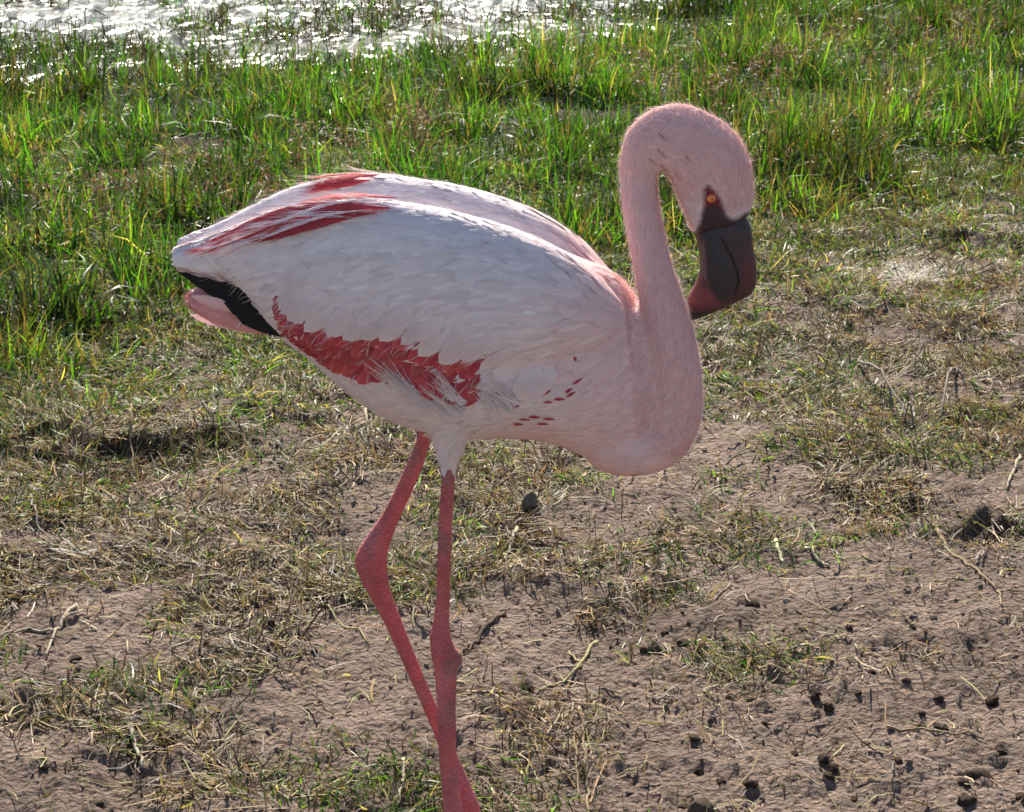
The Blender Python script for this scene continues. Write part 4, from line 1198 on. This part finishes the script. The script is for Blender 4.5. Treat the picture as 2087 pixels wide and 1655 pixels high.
for i, (a, b, rx, ry) in enumerate(drops):
    p = onZ(a, b + ry * .6)
    depth = (p - CAM) @ FWD
    s = depth / F
    sx, sz = rx * s * 1.05, min(ry, rx * 1.25) * s * .62
    o = add('dropping', drop_meshes[i % 5], None, label='small dark brown dropping lying on the bare mud', category='dropping', group='dark droppings on the mud')
    o.scale = (sx, (sx + sz) * .5, sz)
    if (a, b) in drop_labels:
        o['label'] = drop_labels[(a, b)]
    o.location = (p[0], p[1], float(gz(p[0], p[1])) + sz * .30)
    o.rotation_euler = (random.uniform(-.3, .3), random.uniform(-.3, .3), random.uniform(0, 6.28))

def stone(px, py, rx, rz, colr, seed, label, name='stone', group=None):
    p = onZ(px, py + rz * .5); s = ((p - CAM) @ FWD) / F
    o = add(name, lump_mesh(name, seed, colr), M_CLOD, label=label, category='stone', group=group)
    o.scale = (rx * s, rx * s * .85, rz * s)
    o.location = (p[0], p[1], float(gz(p[0], p[1])) + rz * s * .35)
stone(1438, 1640, 30, 28, (.13, .095, .07), 21, 'rounded brown stone on bare mud, largest of the lumps there')
stone(1078, 1045, 19, 20, (.20, .165, .13), 22, 'small grey-brown angular stone in dry grass below the flamingo breast')
stone(1328, 1330, 17, 12, (.12, .09, .065), 23, 'low flat dark stone beside a dropping on bare mud')
for (a, b, r, sd) in [(1177, 1408, 6, 31), (1958, 1475, 6, 32), (1604, 1244, 9, 33), (413, 1562, 8, 34), (1480, 1010, 5, 36), (660, 1010, 6, 37)]:
    stone(a, b, r, r * .7, (.55, .48, .38), sd, 'tiny pale pebble on the brown mud', 'pebble', 'tiny pale pebbles')

def stick(name, pts, wpx, colr, label, group=None, lift=4, cat='twig', branches=(), arch=0.0):
    """a round tapered twig through ground pixels; optional side branches are parts"""
    def run(pp, w0, w1):
        G = np.array([onZ(a, b) for a, b in pp])
        t = np.linspace(0, 1, len(G)); tt = np.linspace(0, 1, 5 * (len(G) - 1) + 1)
        X = np.interp(tt, t, G[:, 0]); Y = np.interp(tt, t, G[:, 1])
        X[1:-1] += rng.normal(0, .0010, len(tt) - 2); Y[1:-1] += rng.normal(0, .0020, len(tt) - 2)
        s = ((G.mean(0) - CAM) @ FWD) / F
        Z = gz(X, Y)
        ker = np.array([.25, .5, .25]); Zp = np.concatenate([[Z[0]], Z, [Z[-1]]]); Z = np.maximum(np.convolve(Zp, ker, 'valid'), Z) + lift * s
        Z = Z + arch * np.sin(np.pi * tt)
        Pp = np.stack([X, Y, Z], 1)
        rings = []
        for k in range(len(Pp)):
            d = Pp[min(k + 1, len(Pp) - 1)] - Pp[max(k - 1, 0)]; d /= np.linalg.norm(d)
            u = np.cross(d, [0, 0, 1.]); u /= np.linalg.norm(u); v = np.cross(u, d)
            r = (w0 + (w1 - w0) * tt[k]) * s / 2
            an = np.linspace(0, 2 * math.pi, 6, endpoint=False)
            rings.append(Pp[k] + r * (np.cos(an)[:, None] * u + np.sin(an)[:, None] * v))
        Vv = np.concatenate(rings); nr = len(rings)
        i = np.arange(nr * 6).reshape(nr, 6); j = np.roll(i, -1, 1)
        Qq = np.stack([i[:-1].ravel(), j[:-1].ravel(), j[1:].ravel(), i[1:].ravel()], 1)
        Tt = np.array([[0, a + 1, a] for a in range(1, 5)] + [[(nr - 1) * 6, (nr - 1) * 6 + a, (nr - 1) * 6 + a + 1] for a in range(1, 5)])
        return Vv, Qq, Tt
    V, Q, T = run(pts, wpx, wpx * .55)
    o0 = V.mean(0); o0[2] = V[:, 2].min()
    o = add(name, mesh_from(name, V - o0, [Q, T], np.repeat(np.array([colr]), len(V), 0)), M_TWIG, label=label, category=cat, group=group, loc=o0)
    for bpts in branches:
        V, Q, T = run(bpts, wpx * .75, wpx * .4)
        add('side_branch', mesh_from('side_branch', V - o0, [Q, T], np.repeat(np.array([colr]), len(V), 0)), M_TWIG, o)
    return o
TAN, GREY, DARK, PALE = (.30, .22, .13), (.22, .18, .14), (.09, .065, .045), (.42, .35, .25)
stick('twig', [(1905, 1085), (1945, 1140), (1990, 1185), (2032, 1226)], 8, TAN, 'bent tan twig slanting across bare mud beside a dark hollow', branches=[[(2032, 1226), (2038, 1245), (2040, 1264)], [(2032, 1226), (2087, 1226)]])
stick('twig', [(156, 1250), (128, 1282), (112, 1306), (95, 1352)], 9, PALE, 'pale forked twig lying on mud between grass tufts', branches=[[(112, 1306), (60, 1300), (0, 1318)], [(128, 1282), (170, 1262)]])
stick('stalk', [(620, 1216), (660, 1238), (700, 1275), (753, 1331)], 6, (.36, .32, .15), 'long curved yellow stalk on mud left of the bent pink leg', cat='stalk')
stick('stalk', [(58, 1012), (72, 1060), (78, 1096), (116, 1134)], 6, GREY, 'thin crooked grey stalk ending at a pale shrivelled leaf', cat='stalk', arch=.01)
stick('stalk', [(290, 852), (272, 890), (268, 930), (272, 968)], 5, TAN, 'thin arched tan stalk hanging over the dark eroded step', cat='stalk', arch=.03)
stick('stalk', [(754, 836), (746, 872), (750, 900)], 8, PALE, 'short pale stalk upright just below the flamingo belly', cat='stalk', arch=.02, branches=[[(750, 900), (768, 914), (796, 920)]])
stick('stalk', [(266, 1488), (276, 1520), (290, 1560)], 11, (.42, .36, .29), 'short thick grey straw piece beside dead stems on mud', cat='stalk', lift=8)
stick('stalk', [(822, 1558), (820, 1600), (810, 1632)], 9, PALE, 'short pale straw piece in grass by the flamingo feet', cat='stalk', lift=9)
stick('stalk', [(1180, 1445), (1190, 1500), (1196, 1570), (1200, 1645)], 9, TAN, 'long tan straw stem on mud right of the flamingo feet', cat='stalk', branches=[[(1172, 1480), (1176, 1540), (1180, 1600)], [(1182, 1450), (1204, 1505)]])
stick('stalk', [(1216, 1308), (1182, 1360), (1150, 1388), (1098, 1408)], 8, (.42, .36, .18), 'curved straw stem with side stem on mud right of the straight leg', cat='stalk', branches=[[(1182, 1360), (1160, 1330)]])
stick('twig', [(1054, 1096), (1040, 1130), (1020, 1172)], 9, PALE, 'short stiff pale twig right of the straight pink leg', lift=6)
stick('twig', [(1066, 1112), (1110, 1118), (1168, 1122)], 9, GREY, 'straight grey twig lying level beside a short pale twig')
stick('twig', [(1806, 1500), (1880, 1504), (1950, 1512), (2004, 1524)], 7, TAN, 'thin straight twig lying among dark droppings')
stick('twig', [(1028, 1246), (1000, 1275), (965, 1310), (945, 1335)], 9, DARK, 'dark twig slanting down to the straight leg ankle')
stick('stalk', [(1748, 742), (1780, 790), (1815, 835), (1862, 884)], 7, GREY, 'dead grey stem rising from the trampled grass, branched', cat='stalk', arch=.04, branches=[[(1815, 835), (1800, 800)], [(1862, 884), (1840, 870)]])
stick('stalk', [(1946, 758), (1930, 800), (1916, 868)], 7, GREY, 'dead grey stem leaning beside a branched dead stem', cat='stalk', arch=.04)
stick('stalk', [(2080, 930), (2060, 980), (2050, 1010)], 8, PALE, 'short pale straw piece on mud above the dark hollow', cat='stalk')
stick('stalk', [(1580, 1120), (1590, 1150), (1596, 1162)], 10, (.62, .56, .34), 'short cream straw piece at the edge of a green tuft', cat='stalk', branches=[[(1640, 1134), (1662, 1152), (1690, 1166)]])
lit = []
for (a, b) in [(60, 1440), (210, 1480), (130, 1560), (420, 1180), (520, 1100), (350, 1330), (620, 1440), (480, 1530), (690, 1600), (1240, 1240), (1330, 1120), (1480, 960), (1700, 1010), (1560, 860), (1900, 960), (2040, 1150), (1120, 1290), (300, 900), (420, 880), (180, 880), (600, 800), (700, 900), (1010, 1000), (1480, 1420), (1260, 1560), (1340, 1420), (1080, 1240), (560, 1380)]:
    an = random.uniform(-.6, .6); Lp = random.uniform(35, 85)
    e = (a + Lp * math.cos(an), b + Lp * .5 * math.sin(an) * random.choice((-1, 1)))
    m_ = ((a + e[0]) / 2 + random.uniform(-8, 8), (b + e[1]) / 2 + random.uniform(-9, 9))
    cn, cv = random.choice((('tan', TAN), ('pale', PALE), ('grey', GREY), ('olive', (.30, .26, .12))))
    stick('straw', [(a, b), m_, e], random.uniform(4, 7), cv, 'thin loose %s straw lying on the trampled ground' % cn, 'loose %s straws on the ground' % cn, cat='straw', lift=random.uniform(3, 7), arch=random.uniform(0, .012))

# shrivelled pale leaf on the left
def leaf(pxs, name, label):
    Vs, Qs = [], []; off = 0
    root = onZ(*pxs[0]); root[2] = gz(root[0], root[1])
    o = add(name, None, label=label, category='leaf', loc=root)
    for tip_ in pxs[1:]:
        e = onZ(*tip_); d = e - root; d[2] = random.uniform(-.004, .012); L_ = np.linalg.norm(d); d /= L_
        c = np.array([[.34, .30, .24]]) * random.uniform(.8, 1.1)
        fz = feathers((root + [0, 0, .004])[None], np.array([[0, -.3, .95]]), d[None], np.array([L_]), np.array([random.uniform(.002, .004)]), c, c, 6, .001, .004, 0, .4)
        add('leaf_lobe', mesh_from('leaf_lobe', fz[0] - root, [fz[1]], fz[2]), M_STRAW, o)
leaf([(165, 1150), (100, 1143), (128, 1134), (205, 1146), (186, 1154)], 'shrivelled_leaf', 'shrivelled pale grey leaf curled on dark trampled ground')
